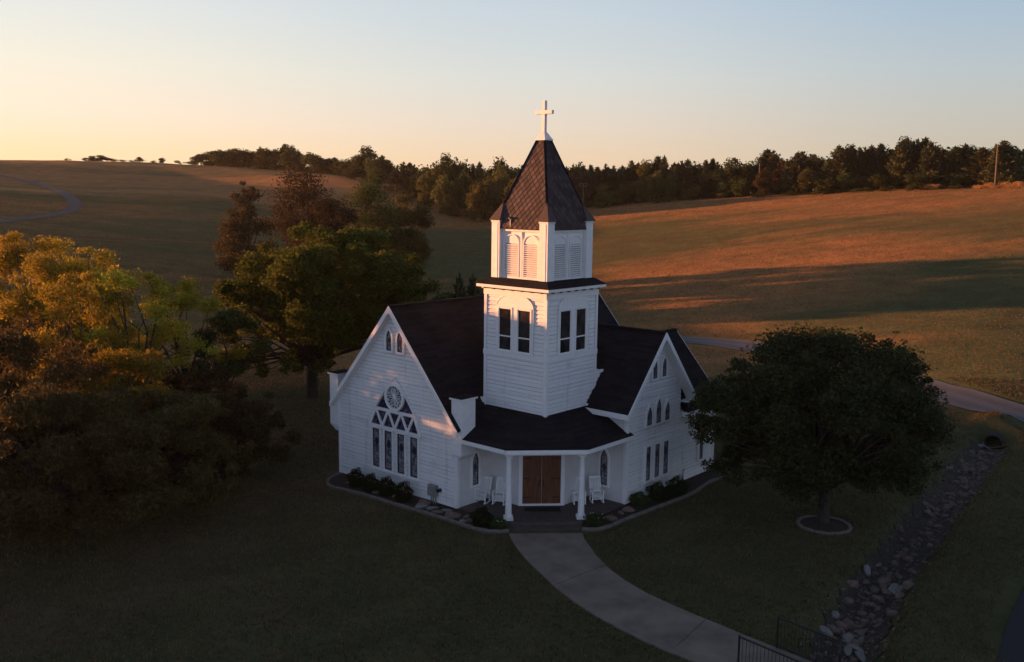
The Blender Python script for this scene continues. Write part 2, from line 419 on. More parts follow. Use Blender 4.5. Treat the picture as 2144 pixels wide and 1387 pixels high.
nt.links.new(ramp(nt, trk, [(0.25, (0.058, 0.060, 0.069)), (0.8, (0.105, 0.107, 0.118))]), b.inputs['Base Color'])
b.inputs['Roughness'].default_value = 0.95
bump(nt, b, noise_tex(nt, tc, 8, 4), 0.4, 0.05)
MAT['gravel'] = m
MAT['track'] = mottled('dull_dirt_track', (0.045, 0.042, 0.044), (0.085, 0.078, 0.078), 0.8, 0.95)

# ------------------------------------------------------------------ light: low sun from the left, a little ahead
SUN_AZ = R_(70.0)      # left of the +Y direction
SUN_EL = R_(3.7)
to_sun = Vector((-math.sin(SUN_AZ) * math.cos(SUN_EL), math.cos(SUN_AZ) * math.cos(SUN_EL), math.sin(SUN_EL)))
sun_d = bpy.data.lights.new('sun', 'SUN'); sun = bpy.data.objects.new('sun', sun_d); col.objects.link(sun)
sun_d.energy = 5.0; sun_d.angle = R_(0.55); sun_d.color = (1.0, 0.39, 0.14)
sun.rotation_euler = to_sun.to_track_quat('Z', 'Y').to_euler()
w = bpy.data.worlds.new('World'); sc.world = w; w.use_nodes = True
wn = w.node_tree; bg = wn.nodes['Background']
sky = wn.nodes.new('ShaderNodeTexSky'); sky.sky_type = 'NISHITA'; sky.sun_disc = False
sky.sun_elevation = SUN_EL; sky.sun_rotation = -SUN_AZ
sky.altitude = 300; sky.air_density = 1.0; sky.dust_density = 1.2; sky.ozone_density = 1.0
EXPO = 1.6
SKY_K = 1 / (2 ** EXPO) / 0.15
# dawn colours by height above the horizon and by angle from the sun, laid over the Nishita sky
wtc = wn.nodes.new('ShaderNodeTexCoord'); nrm_ = wn.nodes.new('ShaderNodeVectorMath'); nrm_.operation = 'NORMALIZE'
wn.links.new(wtc.outputs['Generated'], nrm_.inputs[0])
sp = wn.nodes.new('ShaderNodeSeparateXYZ'); wn.links.new(nrm_.outputs[0], sp.inputs[0])
hl_ = math_n(wn, 'SQRT', math_n(wn, 'ADD', math_n(wn, 'ADD', math_n(wn, 'MULTIPLY', sp.outputs[0], sp.outputs[0]), math_n(wn, 'MULTIPLY', sp.outputs[1], sp.outputs[1])), 1e-5))
ca = math_n(wn, 'DIVIDE', math_n(wn, 'ADD', math_n(wn, 'MULTIPLY', sp.outputs[0], -math.sin(SUN_AZ)), math_n(wn, 'MULTIPLY', sp.outputs[1], math.cos(SUN_AZ))), hl_)
zz_ = math_n(wn, 'MAXIMUM', sp.outputs[2], 0.0)
hgt = math_n(wn, 'POWER', zz_, 0.5)
def pos(z): return math.sqrt(z)
zen = (0.085, 0.115, 0.18)
L_ = ramp(wn, hgt, [(0.0, (1.0, .71, .37)), (pos(.035), (1.0, .755, .50)), (pos(.07), (.98, .80, .66)), (pos(.115), (.90, .83, .71)), (pos(.19), (.74, .78, .80)), (pos(.4), (.30, .38, .50)), (1.0, zen)])
C_ = ramp(wn, hgt, [(0.0, (.85, .60, .41)), (pos(.035), (.84, .645, .47)), (pos(.07), (.79, .68, .59)), (pos(.115), (.70, .71, .69)), (pos(.19), (.565, .65, .73)), (pos(.4), (.22, .30, .43)), (1.0, zen)])
R__ = ramp(wn, hgt, [(0.0, (.55, .46, .37)), (pos(.05), (.55, .50, .43)), (pos(.085), (.52, .525, .51)), (pos(.12), (.475, .54, .59)), (pos(.2), (.35, .49, .65)), (pos(.4), (.15, .23, .37)), (1.0, zen)])
B_ = ramp(wn, hgt, [(0.0, (.50, .54, .72)), (pos(.08), (.58, .64, .87)), (pos(.2), (.48, .60, .88)), (pos(.45), (.22, .30, .49)), (1.0, zen)])
def mr(x, a, b_): 
    n = wn.nodes.new('ShaderNodeMapRange'); n.interpolation_type = 'SMOOTHSTEP'; wn.links.new(x, n.inputs[0])
    
    if a > b_:
        n.inputs[1].default_value = b_; n.inputs[2].default_value = a; n.inputs[3].default_value = 1; n.inputs[4].default_value = 0
    else:
        n.inputs[1].default_value = a; n.inputs[2].default_value = b_
    return n.outputs[0]
c_ = mix_rgb(wn, mr(ca, -0.12, 0.40), R__, C_)
c_ = mix_rgb(wn, mr(ca, 0.34, 0.80), c_, L_)
back = mr(math_n(wn, 'DIVIDE', sp.outputs[1], hl_), 0.45, -0.35)   # unseen sky behind the camera, blue and raised low down to light shaded walls
c_ = mix_rgb(wn, back, c_, B_)
vm = wn.nodes.new('ShaderNodeVectorMath'); vm.operation = 'SCALE'; wn.links.new(c_, vm.inputs[0]); vm.inputs['Scale'].default_value = SKY_K
c_ = mix_rgb(wn, 0.93, sky.outputs[0], vm.outputs[0])
wn.links.new(c_, bg.inputs[0]); bg.inputs[1].default_value = 0.15
sc.view_settings.view_transform = 'Standard'; sc.view_settings.look = 'None'
sc.view_settings.exposure = EXPO; sc.view_settings.gamma = 1.0
sc.cycles.max_bounces = 6; sc.cycles.transparent_max_bounces = 4
# ------------------------------------------------------------------ terrain
LAWN_Z = -0.16
ctrl = []
def cp(px, py, dist):
    p = far_at(px, py, dist); ctrl.append((p.x, p.y, p.z))
# right hand hay field rising to the tree line
SL = 0.0676
def slope_dist(px, py):          # where the view ray meets the steady slope that rises from the road to the right-hand wood
    d = ray(px, py); hl = math.hypot(d.x, d.y); ux, uy, m_ = d.x / hl, d.y / hl, d.z / hl
    return (CAM.z - SL * (2 * (CAM.x - 16) + (CAM.y - 54))) / (SL * (2 * ux + uy) - m_)
EDGE_X = [1180, 1250, 1400, 1500, 1700, 1900, 2000, 2200]; EDGE_Y = [441, 437, 424, 416, 407, 399, 397, 394]
for px in (1250, 1400, 1550, 1700, 1850, 2000, 2160):
    ey = float(np.interp(px, EDGE_X, EDGE_Y))
    for t in (0.0, 0.12, 0.3, 0.55, 0.85):
        cp(px, ey + t * 260, slope_dist(px, ey + t * 260))
for px, py in [(1140, 480), (1140, 520), (1140, 570), (1140, 640), (1020, 520), (1020, 570), (1020, 630), (930, 580)]: cp(px, py, slope_dist(px, py))
for q in [(1450, 705, 100), (1150, 441, 262), (1050, 440, 268), (1000, 470, 250), (2144, 790, 80),
          (900, 425, 285), (860, 470, 238), (820, 520, 176), (830, 395, 282), (760, 380, 300), (800, 490, 195), (720, 430, 272),
          (700, 365, 340), (600, 356, 375), (500, 350, 400), (400, 345, 415), (200, 338, 425), (0, 335, 425), (-120, 334, 410), (0, 365, 345), (200, 380, 330), (400, 385, 320), (550, 390, 300),
          (640, 480, 205), (560, 440, 248), (480, 490, 200), (450, 420, 250), (300, 500, 190), (300, 420, 250), (200, 440, 232),
          (100, 400, 272), (100, 500, 170), (0, 440, 230), (0, 480, 190), (400, 580, 140), (440, 640, 108), (-150, 460, 200), (-150, 400, 262)]:
    cp(*q)
HILL = 16.5
for a, dist, z in [(-37, 370, 22.5), (-42, 300, 13.8), (-50, 262, 14.2), (-58, 240, HILL), (-66, 228, HILL), (-75, 220, HILL), (-85, 214, HILL), (-100, 210, HILL - 1), (-118, 210, 14),
                   (-50, 170, 10.5), (-66, 150, 8.6), (-85, 140, 8), (-105, 140, 7), (-50, 110, 3.2), (-70, 100, 3), (-90, 90, 2.4), (-110, 90, 2),
                   (-45, 400, 14), (-60, 330, 14), (-80, 310, 14), (-100, 300, 12), (-24, 520, 24), (-8, 420, 16), (0, 400, 10), (12, 400, 13), (25, 330, 16),
                   (35, 225, 19), (50, 190, 14), (40, 110, 2), (60, 100, 0), (90, 120, -2), (130, 120, -3), (180, 150, -3), (-150, 150, 2),
                   (-20, 700, 10), (10, 700, 0), (40, 600, 2), (-70, 700, 6), (120, 600, -6), (-140, 600, -2)]:
    ctrl.append((CAM.x + math.sin(R_(a)) * dist, CAM.y + math.cos(R_(a)) * dist, z))
for a in range(0, 360, 30):
    ctrl.append((3 + 40 * math.cos(R_(a)), -2 + 40 * math.sin(R_(a)), LAWN_Z - (0.25 if -60 < a < 60 or a > 300 else 0)))
CT = np.array(ctrl)

def tps_fit(pts):
    n = len(pts); xy = pts[:, :2] / 100
    d2 = ((xy[:, None] - xy[None]) ** 2).sum(-1)
    K = 0.5 * d2 * np.log(d2 + 1e-12) + np.eye(n) * 0.004
    Q = np.c_[np.ones(n), xy]
    A = np.block([[K, Q], [Q.T, np.zeros((3, 3))]])
    return np.linalg.solve(A, np.r_[pts[:, 2], np.zeros(3)]), xy
TW, TXY = tps_fit(CT)

def sstep(x, a, b):
    t = np.clip((x - a) / (b - a), 0, 1); return t * t * (3 - 2 * t)

DITCH = [(29.3, 18.6), (28.0, 16.7), (25.1, 12.3), (21.97, 7.17), (19.7, 3.95), (17.6, .46), (15.6, -2.6), (13.7, -5.7), (12.1, -8.4), (10.8, -10.8), (9.6, -13.2), (8.0, -17)]
ROAD = [(150, -60), (80, -34), (50, -4), (36.5, 14.0), (31.2, 24.0), (26.0, 35.0), (21.0, 45.5), (15.5, 53.0), (7, 55), (0, 50), (-3.5, 42), (-4.5, 34)]

def poly_dist(x, y, pl):
    best = np.full(x.shape, 1e9); par = np.zeros(x.shape)
    for i in range(len(pl) - 1):
        (ax, ay), (bx, by) = pl[i], pl[i + 1]
        dx, dy = bx - ax, by - ay; L2 = dx * dx + dy * dy
        t = np.clip(((x - ax) * dx + (y - ay) * dy) / L2, 0, 1)
        d = np.hypot(x - ax - t * dx, y - ay - t * dy)
        k = d < best; best = np.where(k, d, best); par = np.where(k, i + t, par)
    return best, par

def smooth_poly(pl, it=2):
    for _ in range(it):
        q = [pl[0]]
        for a, c in zip(pl[:-1], pl[1:]):
            q += [(a[0] * .75 + c[0] * .25, a[1] * .75 + c[1] * .25), (a[0] * .25 + c[0] * .75, a[1] * .25 + c[1] * .75)]
        q.append(pl[-1]); pl = q
    return pl
DITCH_S = smooth_poly(DITCH, 1); ROAD_S = smooth_poly(ROAD, 2)

def hz(x, y, detail=True):
    x = np.atleast_1d(np.asarray(x, float)); y = np.atleast_1d(np.asarray(y, float))
    out = np.empty(x.shape)
    for i in range(0, len(x), 20000):
        xx = x[i:i + 20000] / 100; yy = y[i:i + 20000] / 100
        d2 = (xx[:, None] - TXY[None, :, 0]) ** 2 + (yy[:, None] - TXY[None, :, 1]) ** 2
        k = len(TXY)
        out[i:i + 20000] = (0.5 * d2 * np.log(d2 + 1e-12)) @ TW[:k] + TW[k] + TW[k + 1] * xx + TW[k + 2] * yy
    rr = np.hypot(x, y)
    far = sstep(rr, 600, 1200); out = out * (1 - far) + (-4) * far
    d = np.hypot(x - 3, y + 2)
    f = sstep(d, 27, 46)
    out = out * f + LAWN_Z * (1 - f)
    if detail:
        amp = 0.12 * sstep(d, 40, 90)
        out += amp * (np.sin(x * 0.11 + 1.3 * np.sin(y * 0.05)) * np.sin(y * 0.09 + np.sin(x * 0.043)) + 0.5 * np.sin(x * 0.31 + y * 0.2))
        # mowing swells and old terraces in the hay field
        out += 0.10 * sstep(d, 60, 110) * np.sin((0.8 * x + 0.6 * y) * 0.16 + 1.7 * np.sin(x * 0.03))
        dd, pp = poly_dist(x, y, DITCH_S)
        out -= 0.95 * (1 - sstep(dd, 0.35, 1.75)) * (1 - sstep(rr, 34.3, 35.6))
        rd, _ = poly_dist(x, y, ROAD_S)
        k = 1 - sstep(rd, 2.6, 6.0)
        out += 0.12 * k
        out += 0.75 * np.exp(-((x - 30.0) ** 2 + (y - 20.4) ** 2) / 2.0)
    return out

def gz(x, y): return float(hz([x], [y])[0])

def ground_at(px, py, dmin=20, dmax=420):
    d = ray(px, py); hl = math.hypot(d.x, d.y)
    ts = np.linspace(dmin, dmax, 1601) / hl
    xs = CAM.x + d.x * ts; ys = CAM.y + d.y * ts; zs = CAM.z + d.z * ts
    dif = zs - hz(xs, ys)
    i = np.argmax(dif < 0)
    if dif[i] >= 0: i = len(ts) - 1
    elif i > 0:
        a = dif[i - 1] / (dif[i - 1] - dif[i]); t = ts[i - 1] + a * (ts[i] - ts[i - 1])
        return Vector((CAM.x + d.x * t, CAM.y + d.y * t, CAM.z + d.z * t))
    return Vector((xs[i], ys[i], zs[i]))

NR, NA = 400, 720
rad = np.exp(np.linspace(math.log(0.6), math.log(2500), NR))
ang = np.linspace(0, 2 * math.pi, NA, endpoint=False)
GX = -0.7 + rad[:, None] * np.cos(ang)[None]; GY = 7.0 + rad[:, None] * np.sin(ang)[None]   # centred under the nave floor
gx = np.r_[-0.7, GX.ravel()]; gy = np.r_[7.0, GY.ravel()]
gzv = hz(gx, gy)
idx = 1 + np.arange(NR * NA).reshape(NR, NA)
nxt = np.roll(idx, -1, axis=1)
quads = np.stack([idx[:-1], idx[1:], nxt[1:], nxt[:-1]], -1).reshape(-1, 4)
ground = fast_mesh('ground', np.c_[gx, gy, gzv], quads, MAT['ground'], smooth=True)
# centre fan is under the church floor
dl = np.hypot(gx - 6, gy + 6)
rd, rp = poly_dist(gx, gy, ROAD_S)
lawnv = 1 - sstep(dl, 34, 52)
lawnv = np.where(gx < -16, lawnv * (1 - 0.5 * sstep(-gx, 16, 40)), lawnv)
a = ground.data.attributes.new('lawn', 'FLOAT', 'POINT'); a.data.foreach_set('value', lawnv.astype(np.float32))
# greener aftermath in the hollow and towards the near right of the field
grv = np.maximum(sstep(gx + 0.55 * (110 - gy), 44, 74) * sstep(150 - gy, 10, 50), (1 - sstep(np.hypot((gx + 8) / 1.2, gy - 140), 25, 62)))
grv = np.maximum(grv, 0.5 * sstep(-gx, 24, 60) * sstep(235 - gy, 0, 90))
grv = np.maximum(grv, sstep(((gx - 10) * 28 - (gy + 11) * 18) / 33, 1.2, 3.5) * (gy < 24) * (gx < 45))
a = ground.data.attributes.new('green', 'FLOAT', 'POINT'); a.data.foreach_set('value', grv.astype(np.float32))
tag(ground, kind='structure')

def road_strip(name, pl, half, mat, lift, n_across=6, z_fn=None):
    # resample
    pl = [Vector((*p, 0)) for p in pl]; pts = []
    for a, c in zip(pl[:-1], pl[1:]):
        k = max(1, int((c - a).length / 1.0)); pts += [a.lerp(c, i / k) for i in range(k)]
    pts.append(pl[-1]); vs = []; ac = []
    for i, p in enumerate(pts):
        d = (pts[min(i + 1, len(pts) - 1)] - pts[max(i - 1, 0)]).normalized(); s = Vector((d.y, -d.x, 0))
        wv = half * (1 + 0.07 * math.sin(i * 0.9) + 0.05 * math.sin(i * 2.3))
        for k in range(n_across + 1):
            t = -1 + 2 * k / n_across; q = p + s * (t * wv); vs.append((q.x, q.y)); ac.append(t)
    vs = np.array(vs); z = hz(vs[:, 0], vs[:, 1]) + lift
    n = n_across + 1; i0 = (np.arange(len(pts) - 1)[:, None] * n + np.arange(n_across)[None]).ravel()
    q = np.stack([i0, i0 + 1, i0 + n + 1, i0 + n], -1)
    o = fast_mesh(name, np.c_[vs, z], q, mat, smooth=True)
    at_ = o.data.attributes.new('across', 'FLOAT', 'POINT'); at_.data.foreach_set('value', np.array(ac, np.float32))
    return tag(o, kind='structure')
road_strip('gravel_road', ROAD_S, 1.75, MAT['gravel'], 0.07)
hp = [ground_at(px, py, 120) for px, py in [(-80, 356), (0, 367), (60, 379), (110, 396), (148, 414), (160, 430), (148, 444), (105, 452), (50, 459), (-10, 466), (-90, 474)]]
road_strip('hill_track', smooth_poly([(p.x, p.y) for p in hp], 2), 1.5, MAT['track'], 0.10)

# curved concrete walk from the porch steps to the railings
walkL = [(1066, 1117), (1071, 1130), (1085, 1151), (1107, 1177), (1130, 1198), (1164, 1230), (1200, 1258), (1248, 1290), (1300, 1317), (1350, 1342), (1400, 1364), (1480, 1396), (1560, 1428), (1660, 1464)]
walkR = [(1219, 1116), (1224, 1129), (1250, 1165), (1278, 1193), (1310, 1216), (1354, 1242), (1400, 1263), (1450, 1285), (1500, 1305), (1562, 1331), (1625, 1356), (1720, 1394), (1800, 1428), (1900, 1464)]
mb = MB(); top = []
for a, c in zip(walkL, walkR):
    top.append((at(*a, LAWN_Z + 0.06), at(*c, LAWN_Z + 0.06)))
WALK = [(a.x, a.y) for a, c in top] + [(c.x, c.y) for a, c in top][::-1]
for (a, b_), (c, d) in zip(top[:-1], top[1:]):
    dn = Vector((0, 0, -0.30))
    mb.hexa([a + dn, b_ + dn, d + dn, c + dn, a, b_, d, c])
tag(mb.build('garden_path', MAT['concrete']), kind='structure')
mb = MB()
for a_, b_ in [((1417, 1352), (1478, 1297)), ((1160, 1225), (1268, 1183))]:
    pa = at(*a_, LAWN_Z + 0.063); pb = at(*b_, LAWN_Z + 0.063)
    mb.bar(pa, pb, 0.02, 0.004)
tag(mb.build('path_joint', MAT['mulch']), kind='structure')

# dark asphalt in the lower right corner
mb = MB()
pts = [at(x, y, LAWN_Z + 0.03) for x, y in [(2230, 1090), (2190, 1150), (2144, 1226), (2128, 1265), (2108, 1305), (2098, 1345), (2088, 1390), (2060, 1470), (2030, 1560)]]
o2 = Vector((14, -3, 0))
for a, c in zip(pts[:-1], pts[1:]): mb.add([a, c, c + o2, a + o2], [(0, 1, 2, 3)])
tag(mb.build('asphalt_drive', MAT['asphalt']), kind='structure')

# ------------------------------------------------------------------ church
church = tag(empty('church', (0, 0, 0)), 'white clapboard church with dark steep roofs and a square bell tower topped by a cross', 'church')
vA, uA0, uA1, zA = -2.292, 3.378, 12.051, 9.26
uB, vB0, vB1 = -2.05, 3.665, 12.05
TWR = 3.815
uR, kR = 7.71, 1.164           # nave ridge and roof slope
vR, zB = 6.055, 8.17
uC, zC = 0.79, 7.36

def FA(s, z, d): return P(s, vA - d, z)
def FB(s, z, d): return P(uB - d, s, z)
def FTL(s, z, d): return P(s, -d, z)
def FTR(s, z, d): return P(-d, s, z)
def FPL(s, z, d): return P(uA0 - d, s, z)
def FPR(s, z, d): return P(s, vB0 - d, z)
def FNB(s, z, d): return P(s, 13.6 + d, z)      # far end of the nave
def FNL(s, z, d): return P(uA1 + d, s, z)       # far long side of the nave
def FCB(s, z, d): return P(s, vB1 + d, z)

def clip(poly, z, keep_above):
    out = []
    for i in range(len(poly)):
        a, c = poly[i], poly[(i + 1) % len(poly)]
        ia = (a[1] >= z) if keep_above else (a[1] <= z); ic = (c[1] >= z) if keep_above else (c[1] <= z)
        if ia: out.append(a)
        if ia != ic:
            t = (z - a[1]) / (c[1] - a[1]); out.append((a[0] + t * (c[0] - a[0]), z))
    return out

def siding(mb, fr, poly, pitch=0.19, lip=0.034, z_base=0.0):
    zmin = min(p[1] for p in poly); zmax = max(p[1] for p in poly)
    k = math.floor((zmin - z_base) / pitch)
    z = z_base + k * pitch
    rr = random.Random(int(zmax * 100) + len(poly))
    while z < zmax - 1e-6:
        jw = 0.020 + 0.014 * rr.random(); lp = lip * (0.8 + 0.4 * rr.random())
        for za, zb_, mi in ((z, z + pitch - jw, 0), (z + pitch - jw, z + pitch, 1)):  # top strip of each board coloured darker for lap shade and dirt
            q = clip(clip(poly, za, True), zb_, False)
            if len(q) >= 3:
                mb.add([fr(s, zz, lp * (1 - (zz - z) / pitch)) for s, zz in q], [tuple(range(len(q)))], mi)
        q = [p for p in clip(clip(poly, z, True), z + pitch, False) if abs(p[1] - max(z, zmin)) < 1e-6]
        if len(q) >= 2:
            s0 = min(p[0] for p in q); s1 = max(p[0] for p in q); zz = q[0][1]
            mb.add([fr(s0, zz, 0), fr(s1, zz, 0), fr(s1, zz, lp), fr(s0, zz, lp)], [(0, 1, 2, 3)], 1)
        z += pitch

def roof_z(u): return zA - kR * abs(u - uR)
T = 0.16   # roof thickness
WZ = lambda u: roof_z(u) - T * 1.53
# walls
mb = MB()
siding(mb, FA, [(uA0, 0), (uA1, 0), (uA1, WZ(uA1)), (uR, WZ(uR)), (uA0, WZ(uA0))])
siding(mb, FNB, [(uA0, 0), (uA1, 0), (uA1, WZ(uA1)), (uR, WZ(uR)), (uA0, WZ(uA0))])
siding(mb, FNL, [(vA, 0), (13.6, 0), (13.6, WZ(uA1)), (vA, WZ(uA1))])
siding(mb, FPL, [(8.4, 0), (13.6, 0), (13.6, 4.0), (8.4, 4.0)])
mb.build('nave_wall', [MAT['siding'], MAT['gap_shade']], church, fix=False)
BZ = lambda v: zB - kR * abs(v - vR) - T * 1.53
mb = MB()
siding(mb, FB, [(vB0, 0), (8.444, 0), (8.444, BZ(8.444)), (vR, BZ(vR)), (vB0, BZ(vB0))])
siding(mb, FB, [(8.444, 0), (vB1, 0), (vB1, 3.82), (8.444, 3.82)])
siding(mb, FCB, [(uB, 0), (3.63, 0), (3.63, 3.82), (uC, zC - T * 1.53), (uB, 3.82)])
mb.build('wing_wall', [MAT['siding'], MAT['gap_shade']], church, fix=False)
mb = MB()
mb.prism(FPL, [(vA + 0.001, 0), (0, 0), (0, 4.1), (vA + 0.001, 4.1)], -0.2, 0.0)
mb.prism(FPR, [(uB + 0.001, 0), (0, 0), (0, 4.55), (uB + 0.001, 4.55)], -0.2, 0.0)
cH = 1.552
mb.prism(lambda s, z, d: P(s, -d, z), [(cH, 0), (uA0, 0), (uA0, 4.6), (cH, 4.6)], -0.2, 0.0)
mb.prism(lambda s, z, d: P(-d, s, z), [(cH, 0), (vB0, 0), (vB0, 4.6), (cH, 4.6)], -0.2, 0.0)
q2 = 1 / math.sqrt(2)
TD = (UV - VV) * q2; ND = -(UV + VV) * q2; OD = P(cH / 2, cH / 2, 0)
def FD(s, z, d): return OD + TD * s + ND * d + ZV * z
hw = cH * q2
mb.prism(FD, [(-hw, 0), (hw, 0), (hw, 4.4), (-hw, 4.4)], -0.2, 0.0)
mb.build('porch_wall', MAT['stucco'], church)

# corner boards, skirt boards, belts
mb = MB()
for s in (uA0 + 0.07, uA1 - 0.07): mb.prism(FA, [(s - .07, 0), (s + .07, 0), (s + .07, 4.0), (s - .07, 4.0)], 0, 0.06)
mb.prism(FPL, [(vA - 0.034, 0), (vA + .14, 0), (vA + .14, 3.3), (vA - 0.034, 3.3)], 0.001, 0.034)
for s in (vB0 + .07, vB1 - .07): mb.prism(FB, [(s - .07, 0.2), (s + .07, 0.2), (s + .07, 3.8), (s - .07, 3.8)], 0, 0.06)
mb.prism(FPR, [(uB - 0.034, 0), (uB + .14, 0), (uB + .14, 4.3), (uB - 0.034, 4.3)], 0.001, 0.034)
mb.build_each('corner_board', MAT['white'], church)
def half_w(z, apex, base_half):
    return (apex - z) / kR
for fr, c, z0, z1, apx in ((FA, uR, 6.66, 6.80, zA - .3), (FB, vR, 5.47, 5.60, zB - .3)):
    mb = MB(); a0 = (apx - z0) / kR - 0.02; a1 = (apx - z1) / kR - 0.02
    mb.prism(fr, [(c - a0, z0), (c + a0, z0), (c + a1, z1), (c - a1, z1)], 0, 0.065)
    mb.build('belt_board', MAT['white'], church)

# roofs
def roof_u_plane(u): return zA - kR * (u - uR) if u > uR else zA - kR * (uR - u)
mb = MB()
vv0, vv1 = vA - 0.35, 13.99
for e in (3.05, 12.37):
    mb.slab([P(uR, vv0, zA), P(e, vv0, roof_z(e)), P(e, vv1, roof_z(e)), P(uR, vv1, zA)], T)
mb.bar(P(uR, vv0, zA - 0.0), P(uR, vv1, zA - 0.0), 0.26, 0.05)
mb.build('nave_roof', MAT['roof_v'], church)
mb = MB()
def bz(v): return zB - kR * abs(v - vR)
for e in (2.97, 9.14):
    ui = lambda z: uR - (zA - z) / kR + 0.15
    mb.slab([P(uB - 0.5, vR, zB), P(uB - 0.5, e, bz(e)), P(ui(bz(e)), e, bz(e)), P(ui(zB), vR, zB)], T)
mb.bar(P(uB - 0.5, vR, zB), P(6.6, vR, zB), 0.26, 0.05)
mb.build('wing_roof', MAT['roof_u'], church)
mb = MB()
def cz(u): return zC - kR * abs(u - uC)
for e in (-2.35, 3.93):
    mb.slab([P(uC, 8.7, zC), P(e, 8.7, cz(e)), P(e, vB1 + 0.35, cz(e)), P(uC, vB1 + 0.35, zC)], T)
mb.bar(P(uC, 8.7, zC), P(uC, vB1 + 0.35, zC), 0.26, 0.05)
mb.build('rear_corner_roof', MAT['roof_v'], church)

# verge and eave boards
def verge(fr, c, apex_z, ends, d0, d1, h=0.21, name='verge_board'):
    mb = MB()
    for e in ends:
        ze = apex_z - kR * abs(e - c)
        mb.prism(fr, [(c, apex_z - 0.015), (e, ze - 0.015), (e, ze - 0.015 - h * 1.25), (c, apex_z - 0.015 - h * 1.53)], d0, d1)
    return mb.build(name, MAT['white'], church)
verge(FA, uR, zA, (3.05, 12.37), 0.352, 0.40)
verge(FB, vR, zB, (2.97, 9.14), 0.502, 0.55)
verge(lambda s, z, d: P(s, 13.6 + d, z), uR, zA, (3.05, 12.37), 0.395, 0.44)
verge(lambda s, z, d: P(s, vB1 + d, z), uC, zC, (-2.35, 3.93), 0.352, 0.40)
# soffits under the overhanging gables
mb = MB()
for e in (3.05, 12.37):
    z_ = lambda u: roof_z(u) - T * 1.53 - 0.012
    mb.slab([P(uR, vv0 + .01, z_(uR)), P(e, vv0 + .01, z_(e)), P(e, vA + .02, z_(e)), P(uR, vA + .02, z_(uR))], 0.03)
for e in (2.97, 9.14):
    z_ = lambda v: bz(v) - T * 1.53 - 0.012
    mb.slab([P(uB - 0.49, vR, z_(vR)), P(uB - 0.49, e, z_(e)), P(uB + .02, e, z_(e)), P(uB + .02, vR, z_(vR))], 0.03)
mb.build_each('soffit', MAT['white'], church)
# eave fascia of wing and rear corner
mb = MB()
mb.box(uB - 0.55, 1.0, 2.92, 2.972, bz(2.97) - 0.26, bz(2.97) - 0.012)
mb.box(uB - 0.55, uB + 0.1, 9.142, 9.19, bz(9.14) - 0.26, bz(9.14) - 0.012)
mb.box(uB - 0.49, uB + 0.05, 8.35, 9.14, bz(9.14) - 0.27, bz(9.14) - 0.235)
mb.box(-2.40, -2.352, 8.65, vB1 + 0.40, cz(-2.35) - 0.24, cz(-2.35) - 0.012)
mb.box(-2.352, uB, 8.65, 8.70, cz(-2.35) - 0.24, cz(-2.35) + 0.02)
mb.box(12.372, 12.42, vv0, vv1, roof_z(12.37) - 0.25, roof_z(12.37) - 0.012)
mb.build_each('eave_board', MAT['white'], church)

# corner turrets on the left gable
def turret(u0, u1, v0, v1, zb, zt):
    mb = MB()
    mb.box(u0, u1, v0, v1, zb, zt)
    # corbel
    s = 0.34
    cu0, cu1 = (u0 + s, u1) if u0 < 8 else (u0, u1 - s)
    mb.hexa([P(cu0, vA, zb - .32), P(cu1, vA, zb - .32), P(cu1, v1, zb - .32), P(cu0, v1, zb - .32),
             P(u0, v0, zb), P(u1, v0, zb), P(u1, v1, zb), P(u0, v1, zb)])
    o = mb.build('corner_turret', MAT['white'], church)
    mb = MB(); mb.box(u0 - .08, u1 + .08, v0 - .08, v1 + .08, zt, zt + 0.09); mb.build('turret_cap', MAT['white'], o)
    mb = MB(); k = 0.1
    a, c, d, e = u0 - k, u1 + k, v0 - k, v1 + k
    mb.add([P(a, d, zt + .093), P(c, d, zt + .093), P(c, e, zt + .093), P(a, e, zt + .093), P((a + c) / 2, (d + e) / 2, zt + .2)],
           [(0, 1, 4), (1, 2, 4), (2, 3, 4), (3, 0, 4), (0, 3, 2, 1)])
    mb.build('turret_roof', MAT['roof_v'], o)
turret(3.04, 3.68, -2.39, -1.45, 2.60, 5.22)
turret(12.00, 12.68, -2.39, -1.45, 2.55, 5.22)

# porch roof
ze = 3.40; zt = 4.63; e0 = 2.33; c0 = 0.33
L0 = P(c0, -e0, ze); R0 = P(-e0 + .06, c0, ze); TC = P(0, 0, zt)
mb = MB()
mb.slab([L0, P(3.75, -e0, ze), P(3.75, 0, zt), TC], 0.10)
mb.slab([L0, TC, R0], 0.10)
mb.slab([R0, TC, P(0, 3.7, zt), P(-e0 + .06, 3.95, ze)], 0.10)
mb.build('porch_roof', MAT['roof_porch'], church)
mb = MB()
def fascia(a, c, out):
    a = Vector(a); c = Vector(c); o = Vector(out) * 0.05
    dn = Vector((0, 0, -0.19)); t0 = Vector((0, 0, -0.014))
    mb.hexa([a + dn, c + dn, c + dn + o, a + dn + o, a + t0, c + t0, c + t0 + o, a + t0 + o])
fascia(L0, P(3.75, -e0, ze), -VV); fascia(R0, L0, ND); fascia(P(-e0 + .06, 3.95, ze), R0, -UV)
mb.build_each('porch_fascia', MAT['white'], church)
mb = MB()   # ceiling and beam
mb.add([P(c0 + .02, -e0 + .02, 3.195), P(3.7, -e0 + .02, 3.195), P(3.7, 0, 3.195), P(0, 3.66, 3.195), P(-e0 + .08, 3.66, 3.195), P(-e0 + .08, c0 + .02, 3.195)],
       [(0, 1, 2), (0, 2, 3), (0, 3, 5), (3, 4, 5)])
mb.build('porch_ceiling', MAT['white'], church, fix=False)
mb = MB()
cL = P(0.61, -1.79, 0); cR = P(-1.70, 0.63, 0)
